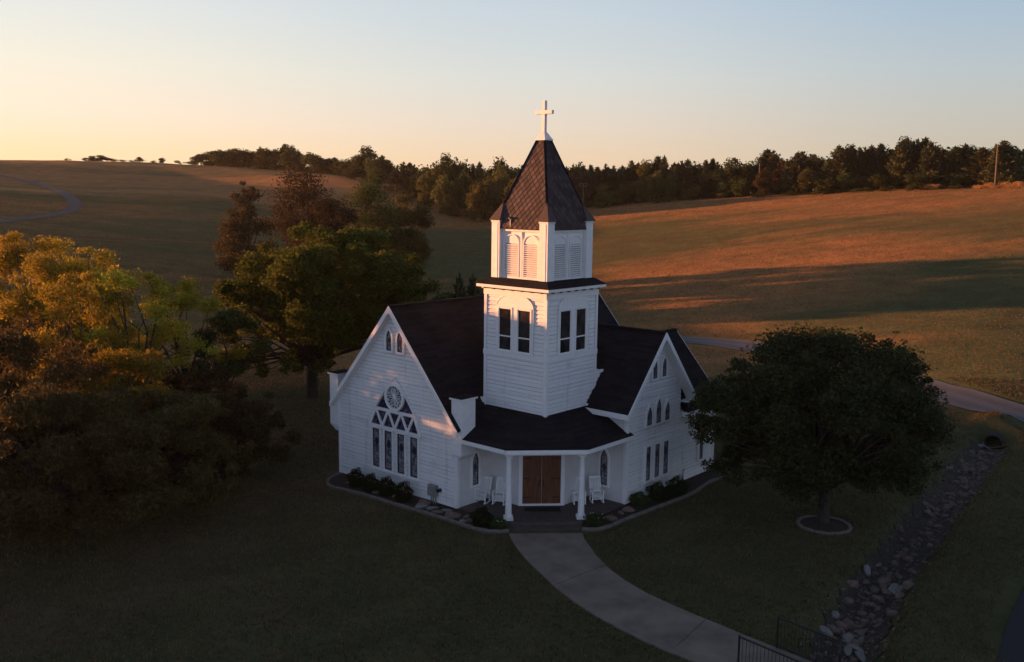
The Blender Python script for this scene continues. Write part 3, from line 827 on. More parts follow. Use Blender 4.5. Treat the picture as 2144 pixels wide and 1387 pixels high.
mb.bar(cL + (cL - cR).normalized() * .2 + ZV * 3.10, cR - (cL - cR).normalized() * .2 + ZV * 3.10, 0.2, 0.18)
mb.bar(cL + ZV * 3.10, P(3.36, -1.79, 3.10), 0.2, 0.178); mb.bar(cR + ZV * 3.10, P(-1.70, 3.64, 3.10), 0.2, 0.178)
mb.build_each('porch_beam', MAT['white'], church)
for c in (cL, cR):
    e = MB(); e.tube([c + ZV * z for z in (0.16, 0.24, 0.9, 2.0, 2.9, 2.93)], [0.165, 0.15, 0.148, 0.135, 0.118, 0.118], 20)
    o = e.build('column', MAT['white'], church, smooth=False)
    b1 = MB(); ax = TD * 0.21; ay = ND * 0.21
    b1.hexa([c - ax - ay, c + ax - ay, c + ax + ay, c - ax + ay] + [p + ZV * 0.16 for p in (c - ax - ay, c + ax - ay, c + ax + ay, c - ax + ay)])
    b1.build('column_base', MAT['white'], o)
    b1 = MB(); ax = TD * 0.16; ay = ND * 0.16; k = ZV * 2.93; k2 = ZV * 3.01
    b1.hexa([c - ax - ay + k, c + ax - ay + k, c + ax + ay + k, c - ax + ay + k] + [p + k2 for p in (c - ax - ay, c + ax - ay, c + ax + ay, c - ax + ay)])
    b1.build('column_cap', MAT['white'], o)

# porch floor and steps
mb = MB()
fl = [P(uA0, -2.2, 0), P(0.75, -2.25, 0), P(-2.12, 0.68, 0), P(uB, vB0, 0), P(0.5, vB0, 0), P(uA0, 0.5, 0)]
n = len(fl); mb.add(fl + [p - ZV * 0.3 for p in fl], [tuple(range(n)), tuple(range(n, 2 * n))[::-1]] + [(i, (i + 1) % n, n + (i + 1) % n, n + i) for i in range(n)])
mb.build('porch_floor', MAT['porch'], church)
pl_ = [at(1055, 1096, -.0), at(1221, 1095, -.0)]
def step(a, b_, z, depth, nm):
    a = Vector((a.x, a.y, z)); b_ = Vector((b_.x, b_.y, z)); dn = Vector((0, 0, -.25)); back = -ND * depth
    m_ = MB(); m_.hexa([a + dn, b_ + dn, b_ + back + dn, a + back + dn, a, b_, b_ + back, a + back]); return m_.build(nm, MAT['porch'], church)
step(at(1061, 1096, -0.03), at(1220, 1095, -0.03), -0.004, 1.0, 'porch_step')
step(at(1063, 1110, -0.11), at(1219.5, 1108, -0.11), -0.11, 1.2, 'porch_step')
mb = MB()
for s0, s1, z0, z1 in ((-hw, hw, 0.003, 0.10), (-hw, -0.915, 0.10, 2.62), (0.915, hw, 0.10, 2.62), (-0.915, 0.915, 2.50, 2.62)):
    mb.prism(FD, [(s0, z0), (s1, z0), (s1, z1), (s0, z1)], 0.0, 0.07)
mb.build('door_frame', MAT['white'], church)
for sg in (-1, 1):
    mb = MB()
    for k in range(5):
        a = sg * (0.012 + k * 0.18); c = sg * (0.012 + k * 0.18 + 0.176)
        mb.prism(FD, [(min(a, c), 0.105), (max(a, c), 0.105), (max(a, c), 2.49), (min(a, c), 2.49)], 0.0, 0.04)
    door = mb.build('door_leaf', MAT['door'], church)
    for z in (0.42, 1.34, 2.33):
        mb = MB(); a, c = sg * 0.905, sg * 0.52
        mb.prism(FD, [(min(a, c), z - .025), (max(a, c), z - .025), (max(a, c), z + .025), (min(a, c), z + .025)], 0.04, 0.055)
        mb.build('strap_hinge', MAT['iron'], door)
    mb = MB(); mb.tube([FD(sg * 0.09, 0.92, 0.045), FD(sg * 0.09, 0.95, 0.1), FD(sg * 0.09, 1.25, 0.1), FD(sg * 0.09, 1.28, 0.045)], 0.016, 8)
    mb.build('door_handle', MAT['iron'], door)

# ---------------- windows (their frames stand proud of the lapped boards)
LIP = 0.032
def FA(s, z, d): return P(s, vA - LIP - d, z)
def FB(s, z, d): return P(uB - LIP - d, s, z)
def lancet(s0, s1, z0, zt, rise=None, n=7):
    w_ = s1 - s0; cx = (s0 + s1) / 2; rise = rise or w_ * 1.15
    zs = zt - rise; h = w_ / 2
    rr = (h * h + rise * rise) / (2 * h)       # circle through springing and apex
    pts = [(s0, z0), (s1, z0)]
    a_end = math.asin(min(1, rise / rr))
    for i in range(n + 1):
        a = a_end * i / n; pts.append((s1 - rr + rr * math.cos(a), zs + rr * math.sin(a)))
    for i in range(n - 1, -1, -1):
        a = a_end * i / n; pts.append((s0 + rr - rr * math.cos(a), zs + rr * math.sin(a)))
    return pts

def offset(poly, d):
    n = len(poly); out = []
    area = sum(poly[i][0] * poly[(i + 1) % n][1] - poly[(i + 1) % n][0] * poly[i][1] for i in range(n))
    sg = 1 if area > 0 else -1
    for i in range(n):
        p0, p1, p2 = poly[i - 1], poly[i], poly[(i + 1) % n]
        e1 = Vector((p1[0] - p0[0], p1[1] - p0[1])); e2 = Vector((p2[0] - p1[0], p2[1] - p1[1]))
        if e1.length < 1e-6: e1 = e2
        if e2.length < 1e-6: e2 = e1
        e1.normalize(); e2.normalize()
        n1 = Vector((e1.y, -e1.x)) * sg; n2 = Vector((e2.y, -e2.x)) * sg
        b_ = n1 + n2; k = b_.length
        if k < 1e-6: b_ = n1
        else: b_ = b_ / k
        q = d / max(0.35, b_.dot(n1)); out.append((p1[0] + b_.x * q, p1[1] + b_.y * q))
    return out

def stained(fr, poly, name='lancet_window', trim=0.10, oval=None, frame_w=0.055, proud=0.075, base=0.022):
    mb = MB(); mb.ring(fr, poly, offset(poly, trim), base - 0.02, base + proud)
    o = mb.build(name, MAT['white'], church)
    inn = offset(poly, -frame_w)
    mb = MB(); mb.ring(fr, inn, poly, base - .02, base + 0.035); mb.build('sash', MAT['navy'], o)
    mb = MB(); mb.prism(fr, inn, base - 0.02, base + 0.012); mb.build('pane', MAT['leaded'], o)
    if oval:
        cx, cz_, rx, rz = oval; mb = MB()
        mb.prism(fr, [(cx + rx * math.cos(a * math.pi / 8), cz_ + rz * math.sin(a * math.pi / 8)) for a in range(16)], base + 0.013, base + 0.024)
        mb.prism(fr, [(cx - rx * .22, cz_ - rz * 2.6), (cx + rx * .22, cz_ - rz * 2.6), (cx + rx * .22, cz_ - rz), (cx - rx * .22, cz_ - rz)], base + 0.013, base + 0.02)
        mb.build('medallion', MAT['navy'], o)
    return o
# left gable
stained(FA, lancet(7.81, 8.20, 7.0, 8.03), oval=(8.005, 7.52, .1, .13))
stained(FA, lancet(7.01, 7.40, 7.0, 8.03), oval=(7.205, 7.52, .1, .13))
# right gable
stained(FB, lancet(5.61, 6.00, 5.86, 6.80), oval=(5.805, 6.3, .09, .12))
stained(FB, lancet(6.45, 6.84, 5.86, 6.82), oval=(6.645, 6.3, .09, .12))
stained(FB, lancet(5.21, 5.68, 3.58, 4.52), oval=(5.445, 4.0, .1, .13))
stained(FB, lancet(6.03, 6.50, 3.58, 4.80), oval=(6.265, 4.2, .1, .14))
stained(FB, lancet(6.85, 7.30, 3.58, 4.53), oval=(7.075, 4.0, .1, .13))
for s0, s1 in ((5.26, 5.66), (6.04, 6.48), (6.83, 7.29)):
    stained(FB, [(s0, .8), (s1, .8), (s1, 2.5), (s0, 2.5)], 'side_window', oval=((s0 + s1) / 2, 2.0, .11, .18))
stained(FB, lancet(10.40, 10.77, .83, 2.56), oval=(10.585, 1.75, .1, .16))
# porch windows
stained(FPL, lancet(-1.30, -0.88, .89, 2.48), oval=(-1.09, 1.75, .11, .16), base=0.0)
stained(FPR, lancet(-1.03, -0.59, .71, 2.47), oval=(-0.81, 1.6, .11, .16), base=0.0)

# big traceried window in the left gable
tri = [(9.43, 3.08), (9.36, 3.35), (9.18, 3.78), (8.95, 4.13), (8.62, 4.57), (8.28, 5.0), (7.95, 5.36), (7.66, 5.62),
       (7.36, 5.36), (7.02, 5.0), (6.66, 4.57), (6.33, 4.13), (6.12, 3.78), (5.93, 3.35), (5.87, 3.08)]
mb = MB(); mb.ring(FA, tri, offset(tri, 0.075), 0.0, 0.085)
tw = mb.build('traceried_window', MAT['white'], church)
mb = MB(); low = [(9.36, 3.12), (9.26, 3.5), (9.05, 3.93), (8.72, 4.35), (8.36, 4.8), (8.05, 5.1), (7.63, 5.2), (7.2, 5.1), (6.9, 4.8), (6.56, 4.35), (6.24, 3.93), (6.03, 3.5), (5.94, 3.12)]
mb.prism(FA, low, 0.0, 0.034); mb.build('pane', MAT['violet'], tw)
mb = MB()
capz = [(tri[i]) for i in (5, 6, 7, 8, 9)]
mb.prism(FA, [(8.22, 5.05), (7.93, 5.36), (7.66, 5.60), (7.38, 5.36), (7.06, 5.05), (7.63, 5.3)], 0.034, 0.05)
mb.prism(FA, [(9.50, 2.99), (9.50, 3.14), (5.80, 3.14), (5.80, 2.99)], 0.0, 0.11)
mb.prism(FA, [(9.14, 3.90), (9.10, 4.05), (6.16, 4.05), (6.12, 3.90)], 0.0, 0.10)
def strip(a, c, w_=0.13, d1=0.092):
    a = Vector(a); c = Vector(c); t = (c - a).normalized(); nrm = Vector((-t.y, t.x)) * w_ / 2
    mb.prism(FA, [tuple(a - nrm), tuple(c - nrm), tuple(c + nrm), tuple(a + nrm)], 0.0, d1)
apex = [9.0, 8.10, 7.17, 6.24]; val = [9.48, 8.55, 7.63, 6.70, 5.84]
for i, ap in enumerate(apex):
    strip((val[i], 3.1), (ap, 3.97), d1=0.090); strip((ap, 3.97), (val[i + 1], 3.1), d1=0.087)
mb.build('mullion_bars', MAT['white'], tw)
mb = MB(); nn = 40; cx, cz0 = 7.61, 4.72
circ = lambda r: [(cx + r * math.cos(2 * math.pi * i / nn), cz0 + r * math.sin(2 * math.pi * i / nn)) for i in range(nn)]
mb.ring(FA, circ(.555), circ(.70), 0.0, 0.13)
rs = mb.build('rose_window', MAT['white'], tw)
rs.parent = church
mb = MB(); mb.prism(FA, circ(.56), 0.0, 0.045); mb.build('pane', MAT['navy'], rs)
mb = MB()
mb.prism(FA, [(cx + .085 * math.cos(i * math.pi / 5), cz0 + .085 * math.sin(i * math.pi / 5)) for i in range(10)], 0.04, 0.10)
for k in range(8):
    a0 = 2 * math.pi * (k + .5) / 8
    for sg in (-1, 1):       # petals: two bowed bars
        prev = None
        for j in range(7):
            t = j / 6; r = 0.06 + 0.47 * t; off = sg * 0.30 * math.sin(math.pi * t) * (0.9 - 0.35 * t)
            p_ = (cx + r * math.cos(a0 + off), cz0 + r * math.sin(a0 + off))
            if prev: strip(prev, p_, 0.030, 0.085 + 0.002 * (sg > 0))
            prev = p_
    a1 = 2 * math.pi * k / 8
    strip((cx + .30 * math.cos(a1), cz0 + .30 * math.sin(a1)), (cx + .56 * math.cos(a1), cz0 + .56 * math.sin(a1)), 0.028, 0.081)
mb.build('rose_tracery', MAT['white'], rs)
for s1, s0 in ((9.27, 8.74), (8.37, 7.82), (7.43, 6.90), (6.50, 5.97)):
    stained(FA, [(s0, .93), (s1, .93), (s1, 2.93), (s0, 2.93)], 'gable_window', trim=0.075, oval=((s0 + s1) / 2, 2.25, .13, .22), frame_w=0.075)
mb = MB(); mb.prism(FA, [(5.86, .78), (9.39, .78), (9.39, .86), (5.86, .86)], 0, 0.12); mb.build('window_sill', MAT['white'], church)

# ---------------- tower
mb = MB()
siding(mb, FTL, [(0, 3.3), (TWR, 3.3), (TWR, 10.3), (0, 10.3)])
siding(mb, FTR, [(0, 3.3), (TWR, 3.3), (TWR, 10.3), (0, 10.3)])
siding(mb, lambda s, z, d: P(s, TWR + d, z), [(0, 4), (TWR, 4), (TWR, 10.3), (0, 10.3)])
siding(mb, lambda s, z, d: P(TWR + d, s, z), [(0, 4), (TWR, 4), (TWR, 10.3), (0, 10.3)])
siding(mb, FTR, [(TWR, 3.3), (4.62, 3.3), (4.62, 6.1), (TWR, 6.35)])
mb.build('tower_wall', [MAT['siding'], MAT['gap_shade']], church, fix=False)
mb = MB()
mb.box(-0.1, 0.05, 4.1, 4.75, 6.12, 6.24); mb.box(-0.1, 0.75, 4.70, 4.80, 6.10, 6.22)
mb.box(-0.16, -0.06, 2.9, 3.5, 4.66, 4.74)
mb.box(3.79, 3.96, -0.12, 0.02, 4.70, 4.95)
mb.build_each('roof_flashing', MAT['white'], church)
def FTL(s, z, d): return P(s, -LIP - d, z)
def FTR(s, z, d): return P(-LIP - d, s, z)
mb = MB(); d = 0.03
for s in (-0.05, TWR - .16):
    mb.prism(FTL, [(s, 4.5), (s + .16, 4.5), (s + .16, 10.24), (s, 10.24)], 0, d)
    mb.prism(FTR, [(s, 4.5), (s + .16, 4.5), (s + .16, 10.24), (s, 10.24)], 0, d + .001)
mb.build_each('tower_corner_board', MAT['white'], church)
mb = MB()
for fr in (FTL, FTR):
    mb.prism(fr, [(-0.055, 7.10), (TWR + .035, 7.10), (TWR + .035, 7.33), (-0.055, 7.33)], -.03, 0.038)
    mb.prism(fr, [(-0.02, 9.98), (TWR + .02, 9.98), (TWR + .02, 10.26), (-0.02, 10.26)], 0, 0.05)
mb.build_each('tower_band', MAT['white'], church)

def tower_window(fr, s0, s1, nm='tower_window'):
    z0, z1, zr = 7.41, 9.41, 8.09
    poly = [(s0, z0), (s1, z0), (s1, z1), (s0, z1)]
    mb = MB(); mb.ring(fr, poly, offset(poly, 0.075), 0.0, 0.075)
    o = mb.build(nm, MAT['white'], church)
    mb = MB(); mb.prism(fr, poly, 0.0, 0.024); mb.build('pane', MAT['glass'], o)
    mb = MB(); mb.prism(fr, [(s0, zr - .03), (s1, zr - .03), (s1, zr + .03), (s0, zr + .03)], 0.024, 0.05)
    mb.ring(fr, offset(poly, -.035), poly, 0.02, 0.045); mb.build('meeting_rail', MAT['white'], o)
for s0, s1 in ((2.08, 2.85), (0.91, 1.68)): tower_window(FTL, s0, s1)
for s0, s1 in ((0.88, 1.68), (2.08, 2.86)): tower_window(FTR, s0, s1)
def arch_pts(c, r, rz, z0, n=16): return [(c + r * math.cos(math.pi * i / n), z0 + rz * math.sin(math.pi * i / n)) for i in range(n + 1)]
for fr in (FTL, FTR):
    mb = MB()
    c = 1.88
    mb.ring(fr, arch_pts(c, 1.10, .57, 9.50), arch_pts(c, 1.135, .605, 9.50), 0.0, 0.052, closed=False)
    for a, b_ in ((0.74, 0.83), (2.93, 3.02), (1.70, 2.06)):
        mb.prism(fr, [(a, 7.33), (b_, 7.33), (b_, 9.50), (a, 9.50)], 0, 0.05)
    mb.prism(fr, [(0.74, 9.49), (3.02, 9.49), (3.02, 9.56), (0.74, 9.56)], 0, 0.045)
    mb.build('window_arch_trim', MAT['white'], church)
mb = MB()     # tympanum panel under the arch
for fr in (FTL, FTR): mb.prism(fr, arch_pts(1.88, 1.09, .56, 9.56), 0.0, 0.04)
mb.build_each('arch_panel', MAT['white'], church)

# eave between tower and belfry
oe = 0.30
mb = MB()
mb.box(-oe, TWR + oe, -oe, TWR + oe, 10.34, 10.475); mb.build('tower_eave', MAT['white'], church)
mb = MB(); mb.box(-0.12, TWR + .12, -.12, TWR + .12, 10.26, 10.339); mb.build('tower_eave_moulding', MAT['white'], church)
mb = MB()
for k in range(7):
    s = 0.15 + k * 0.585
    mb.box(s - .05, s + .05, -0.26, -0.12, 10.27, 10.339); mb.box(-0.26, -0.12, s - .05, s + .05, 10.27, 10.339)
mb.build_each('eave_bracket', MAT['porch'], church)
mb = MB(); a = -oe - .03; c = TWR + oe + .03; i0, i1 = 0.12, TWR - 0.12
mb.add([P(a, a, 10.478), P(c, a, 10.478), P(c, c, 10.478), P(a, c, 10.478), P(i0, i0, 10.78), P(i1, i0, 10.78), P(i1, i1, 10.78), P(i0, i1, 10.78)],
       [(0, 1, 5, 4), (1, 2, 6, 5), (2, 3, 7, 6), (3, 0, 4, 7), (4, 5, 6, 7), (0, 3, 2, 1)])
mb.build('tower_skirt_roof', MAT['roof_porch'], church)

# belfry
b0, b1 = 0.202, 3.613; pw = 0.49; rec = 0.20
mb = MB(); mb.box(b0 + rec, b1 - rec, b0 + rec, b1 - rec, 10.6, 13.06); mb.build('belfry_wall', MAT['white'], church)
for (ua, va) in ((b0, b0), (b1 - pw, b0), (b0, b1 - pw), (b1 - pw, b1 - pw)):
    mb = MB(); mb.box(ua, ua + pw, va, va + pw, 10.66, 13.46)
    o = mb.build('belfry_pier', MAT['white'], church)
    mb = MB()
    for (x0, x1) in ((ua + .06, ua + pw - .06),):
        mb.prism(lambda s, z, d, va=va: P(s, va - d, z), [(x0 + .05, 10.76), (x0 + .09, 10.76), (x0 + .09, 13.36), (x0 + .05, 13.36)], 0.0, 0.015)
    mb.box(ua - .03, ua + pw + .03, va - .03, va + pw + .03, 13.40, 13.475)
    mb.build('pier_moulding', MAT['white'], o)
    cu = ua + pw / 2; cv = va + pw / 2; k = pw / 2 + .10
    tu = cu + (1.9 - cu) * 0.10; tv = cv + (1.9 - cv) * 0.10
    mb = MB()
    base = [P(cu - k, cv - k, 13.478), P(cu + k, cv - k, 13.478), P(cu + k, cv + k, 13.478), P(cu - k, cv + k, 13.478)]
    mb.add(base + [P(tu, tv, 14.34)], [(0, 1, 4)], 0); mb.add(base + [P(tu, tv, 14.34)], [(2, 3, 4)], 0)
    mb.add(base + [P(tu, tv, 14.34)], [(1, 2, 4), (3, 0, 4)], 1); mb.add(base, [(0, 3, 2, 1)], 0)
    mb.build('pier_roof', [MAT['shingle'], MAT['shingle']], o, fix=False)
for fr_i, fr in enumerate((lambda s, z, d: P(s, b0 + rec - d, z), lambda s, z, d: P(b0 + rec - d, s, z),
                           lambda s, z, d: P(s, b1 - rec + d, z), lambda s, z, d: P(b1 - rec + d, s, z))):
    mb = MB()
    mb.prism(fr, [(b0 + pw, 12.98), (b1 - pw, 12.98), (b1 - pw, 13.10), (b0 + pw, 13.10)], 0, 0.10)
    mb.prism(fr, [(1.86, 10.72), (1.95, 10.72), (1.95, 12.98), (1.86, 12.98)], 0, 0.05)
    mb.prism(fr, [(b0 + pw, 10.70), (b1 - pw, 10.70), (b1 - pw, 10.86), (b0 + pw, 10.86)], 0, 0.06)
    mb.build('belfry_trim', MAT['white'], church)
    for s0, s1 in ((0.88, 1.77), (2.05, 2.94)):
        c = (s0 + s1) / 2; r = (s1 - s0) / 2 - 0.03
        poly = [(c - r, 10.90), (c + r, 10.90)] + arch_pts(c, r, r * .95, 12.40)
        mb = MB(); mb.ring(fr, poly, offset(poly, 0.055), 0.0, 0.06); 
        mb.prism(fr, [(c - r, 12.42), (c + r, 12.42)] + arch_pts(c, r, r * .93, 12.43)[1:-1], 0.0, 0.03)
        o = mb.build('louvre', MAT['white'], church)
        mb = MB()
        vd = MB(); vd.prism(fr, [(c - r, 10.90), (c + r, 10.90), (c + r, 12.41), (c - r, 12.41)], -0.01, 0.003); vd.build('louvre_gap_shade', MAT['gap_shade'], o)  # darker panel behind the slats, its colour stands for shade in the gaps
        for k in range(15):
            z = 10.93 + k * 0.099
            p0 = [fr(c - r, z, 0.07), fr(c + r, z, 0.07), fr(c + r, z + .035, 0.012), fr(c - r, z + .035, 0.012)]
            up = Vector((0, 0, 0.018)); mb.hexa([p0[0], p0[1], p0[2], p0[3], p0[0] + up, p0[1] + up, p0[2] + up, p0[3] + up])
        mb.build('slats', MAT['white'], o)

# spire
cS = TWR / 2
def sq(h, z): return [P(cS - h, cS - h, z), P(cS + h, cS - h, z), P(cS + h, cS + h, z), P(cS - h, cS + h, z)]
mb = MB()
lv = [(1.66, 13.08), (1.55, 13.56), (0.92, 15.28), (0.23, 17.2)]
for (h0, z0), (h1, z1) in zip(lv[:-1], lv[1:]):
    A_ = sq(h0, z0) + sq(h1, z1)
    mb.add(A_, [(0, 1, 5, 4), (2, 3, 7, 6)], 0); mb.add(A_, [(1, 2, 6, 5), (3, 0, 4, 7)], 1)
mb.add(sq(0.23, 17.2), [(0, 1, 2, 3)], 0); mb.add(sq(1.66, 13.08), [(0, 3, 2, 1)], 0)
spire = mb.build('spire', [MAT['spire_u'], MAT['spire_v']], church, fix=False)
mb = MB()
def h_at(z): return float(np.interp(z, [l[1] for l in lv], [l[0] for l in lv]))
dw, dh = 0.30, 0.36
dirs = [(1, 0, 0, -1), (1, 0, 0, 1), (0, 1, -1, 0), (0, 1, 1, 0)]      # along (u, v), outward (u, v)
for (au, av, ou, ov) in dirs:
    z = 13.14; row_i = 0
    while z < 17.1:
        nj = int(h_at(z) / dw) + 2
        for j in range(-nj, nj + 1):
            s = (j + 0.5 * (row_i % 2)) * dw
            if abs(s) > h_at(z) + dw * 0.3: continue
            P4 = []
            for ds, dz, lift in ((0, -dh * .45, .030), (dw * .44, 0, .020), (0, dh * .45, .012), (-dw * .44, 0, .020)):
                zz = min(z + dz, 17.19); hh = h_at(max(zz, 13.06)); ss = max(-hh, min(hh, s + ds)); zz = max(zz, 13.06)
                P4.append(P(cS + au * ss + ou * (hh + lift), cS + av * ss + ov * (hh + lift), zz + lift * .3))
            dn = [p - ((UV * ou + VV * ov) * .018) for p in P4]
            mb.add(P4 + dn, [(0, 1, 2, 3), (0, 4, 5, 1), (0, 3, 7, 4)])
        z += dh / 2; row_i += 1
o = mb.build('shingles', MAT['shingle'], spire, fix=False)
mb = MB()
for k in range(4):
    for (h0, z0), (h1, z1) in zip(lv[1:-1], lv[2:]):
        mb.bar(sq(h0 + .02, z0)[k], sq(h1 + .02, z1)[k], 0.11, 0.06)
mb.build('hip_caps', MAT['roof_porch'], spire)
# vent pipe on the left face of the spire
vp = P(2.50, 0.30, 13.2)
mb = MB(); mb.tube([vp, vp + ZV * .34], 0.05, 10); vo_ = mb.build('vent_pipe', MAT['meter'], church)
mb = MB(); mb.tube([vp + ZV * .36, vp + ZV * .40, vp + ZV * .45], [0.12, 0.12, 0.03], 12); mb.build('vent_cap', MAT['iron'], vo_)
# cross with flared base
mb = MB()
A_ = sq(0.31, 17.19) + sq(0.31, 17.26); mb.hexa(A_)
A_ = sq(0.29, 17.26) + sq(0.10, 17.58); mb.hexa(A_)
A_ = sq(0.085, 17.58) + sq(0.085, 19.02); mb.hexa(A_)
mb.box(cS - .50, cS + .50, cS - .088, cS + .088, 18.40, 18.57)
mb.build('cross', MAT['white'], church, bevel=0.008)
# ------------------------------------------------------------------ small things by the church
ORD = ['first', 'second', 'third', 'fourth', 'fifth', 'sixth', 'seventh', 'eighth', 'ninth', 'tenth', 'eleventh', 'twelfth', 'thirteenth',
       'fourteenth', 'fifteenth', 'sixteenth', 'seventeenth', 'eighteenth', 'nineteenth', 'twentieth']
TENS = {2: 'twenty', 3: 'thirty', 4: 'forty', 5: 'fifty'}
def ordinal(i):        # i from 0
    n = i + 1
    if n <= 20: return ORD[i]
    t, u = divmod(n, 10)
    if u == 0: return TENS[t][:-1] + 'ieth'
    return TENS[t] + '-' + ORD[u - 1]

def copy_tree(o, parent=None):
    c = o.copy(); col.objects.link(c)
    if parent: c.parent = parent
    for ch in list(o.children): copy_tree(ch, c)
    return c

def make_chair():
    r = empty('rocking_chair'); m = MAT['chairwhite']
    def part(nm, fn, par=r):
        mb = MB(); fn(mb); return mb.build(nm, m, par)
    # local: x right, y forward (front), z up
    def rk(sx):
        def f(mb):
            pts = [(sx, -.42, .10), (sx, -.25, .045), (sx, -.05, .02), (sx, .18, .03), (sx, .36, .07)]
            for a, b_ in zip(pts[:-1], pts[1:]): mb.bar(a, b_, 0.035, 0.05)
        return f
    for s in (-.27, .27):
        part('rocker', rk(s))
        part('leg', lambda mb: mb.bar((s, .24, .05), (s, .24, .62), .05, .05, up=Vector((0, 1, 0))))
        part('leg', lambda mb: mb.bar((s, -.20, .04), (s, -.24, .45), .05, .05, up=Vector((0, 1, 0))))
        part('arm', lambda mb: (mb.bar((s, .29, .64), (s, -.33, .60), .09, .03)))
    part('stretcher', lambda mb: (mb.bar((-.27, .24, .22), (.27, .24, .22), .03, .05), mb.bar((-.27, -.2, .22), (.27, -.2, .22), .03, .05), mb.bar((-.27, .24, .31), (.27, .24, .31), .03, .05)))
    def seat(mb):
        for k in range(6):
            y = .26 - k * .09; mb.bar((-.27, y, .42 - k * .009), (.27, y, .42 - k * .009), .07, .025)
    part('seat', seat)
    def back(mb):
        for s in (-.26, .26): mb.bar((s, -.24, .38), (s, -.46, 1.14), .05, .045, up=Vector((0, 1, 0)))
        mb.bar((-.26, -.265, .47), (.26, -.265, .47), .03, .08); mb.bar((-.285, -.455, 1.12), (.285, -.455, 1.12), .035, .11)
        for k in range(6):
            x = -.19 + k * .076; mb.bar((x, -.27, .46), (x, -.45, 1.10), .045, .014, up=Vector((0, 1, 0)))
    part('backrest', back)
    return r
chair = make_chair()
spots = [((1010, 1052), -24, 'white slatted rocking chair on the porch, outermost on the left under the left lancet window'),
         ((1046, 1055), -14, 'white slatted rocking chair half hidden behind the left porch column'),
         ((1212, 1054), 8, 'white slatted rocking chair half hidden behind the right porch column'),
         ((1249, 1051), 12, 'white slatted rocking chair on the porch, outermost on the right under the right lancet window')]
for i, ((px, py), dg, lb) in enumerate(spots):
    c = chair if i == 0 else copy_tree(chair)
    p = at(px, py, 0.0); c.location = (p.x, p.y, 0.0); c.rotation_euler = (0, 0, math.pi + R_(dg))
    tag(c, lb, 'rocking chair', 'rocking chairs on the porch')

mb = MB(); c = OD + ND * 0.62; ax = TD * 0.85; ay = ND * 0.28
q = [c - ax - ay, c + ax - ay, c + ax + ay, c - ax + ay]
mb.hexa([p + ZV * 0.004 for p in q] + [p + ZV * 0.02 for p in q])
tag(mb.build('door_mat', MAT['mat']), 'dark door mat lying in front of the double doors', 'door mat')

# meter box on the left gable wall
mt = tag(empty('meter_box', P(4.85, vA - 0.03, 0.15)), 'grey utility box with conduit low on the left gable wall', 'meter box')
def loc_mb(nm, fn, m, par):
    mb = MB(); fn(mb); o = mb.build(nm, m, par); o.matrix_parent_inverse = Matrix.Translation(-Vector(par.location)); return o
loc_mb('cabinet', lambda mb: mb.box(4.62, 5.15, vA - .24, vA - .03, .32, .86), MAT['meter'], mt)
loc_mb('cover', lambda mb: mb.box(4.66, 5.11, vA - .262, vA - .243, .36, .82), MAT['meter'], mt)
loc_mb('dial', lambda mb: mb.tube([P(4.46, vA - .03, .66), P(4.46, vA - .22, .66)], .09, 12), MAT['iron'], mt)
def cond(mb):
    for u in (4.7, 4.85, 5.0): mb.tube([P(u, vA - .12, -.1), P(u, vA - .12, .33)], .028, 8)
loc_mb('conduit', cond, MAT['meter'], mt)
# small wall taps / stubs
for (p0, lb, nm) in ((FB(8.9, .62, 0.03), 'short grey pipe stub on the right wing wall beside the last shrub', 'pipe_stub'), (FA(6.6, .62, 0.03), 'short grey pipe stub below the traceried window of the left gable', 'pipe_stub')):
    mb = MB(); o3 = (p0 - P(0, 0, p0.z)); mb.tube([p0, p0 - ZV * .42], .025, 8); mb.tube([p0, p0 + (-(UV if 'right' in lb else VV)) * .1], .03, 8)
    tag(mb.build(nm, MAT['meter']), lb, 'pipe')

# flower beds with concrete edging
def bed(name_edge, curb, inner, label):
    pts = smooth_poly([(p.x, p.y) for p in curb], 2)
    mb = MB(); n = len(pts); prev = []
    vs = []; fs = []
    for i, p in enumerate(pts):
        a = Vector((*pts[max(i - 1, 0)], 0)); c = Vector((*pts[min(i + 1, n - 1)], 0)); d = (c - a).normalized(); s = Vector((d.y, -d.x, 0)) * 0.075
        p3 = Vector((*p, 0))
        wob = 0.012 * math.sin(i * 1.7)
        for off, z in ((-1, -.35), (-1, -.04 + wob), (-.6, .0 + wob), (.6, .0 + wob), (1, -.04 + wob), (1, -.35)):
            q = p3 + s * off; vs.append((q.x, q.y, z))
    for i in range(n - 1):
        for k in range(5): fs.append((i * 6 + k, i * 6 + k + 1, i * 6 + 7 + k, i * 6 + 6 + k))
    fs += [(0, 1, 2, 3, 4, 5), tuple(range((n - 1) * 6, n * 6))]
    mb.add(vs, fs); tag(mb.build(name_edge, MAT['curb']), label, 'edging')
    # mulch surface
    poly = [Vector((*p, -.07)) for p in pts] + [Vector((p.x, p.y, -.06)) for p in inner]
    bm = bmesh.new(); f = bm.faces.new([bm.verts.new(p) for p in poly]); bmesh.ops.triangulate(bm, faces=[f])
    me = bpy.data.meshes.new('flower_bed'); bm.to_mesh(me); bm.free(); me.materials.append(MAT['mulch'])
    o = bpy.data.objects.new('flower_bed', me); col.objects.link(o); tag(o, kind='structure')
cz_ = -.06
curbL = [at(x, y, cz_) for x, y in [(716, 990), (700, 996), (688, 1003), (684, 1012), (695, 1020), (740, 1029), (780, 1040), (830, 1056), (880, 1070), (930, 1085), (975, 1100), (1010, 1110), (1045, 1113), (1064, 1110)]]
bed('garden_edging', curbL, [P(0.9, -2.3, 0), P(uA0, -2.25, 0), P(uA0 - .05, vA + .05, 0), P(uA1 + .1, vA + .05, 0)], 'curving concrete edging round the flower bed under the left gable')
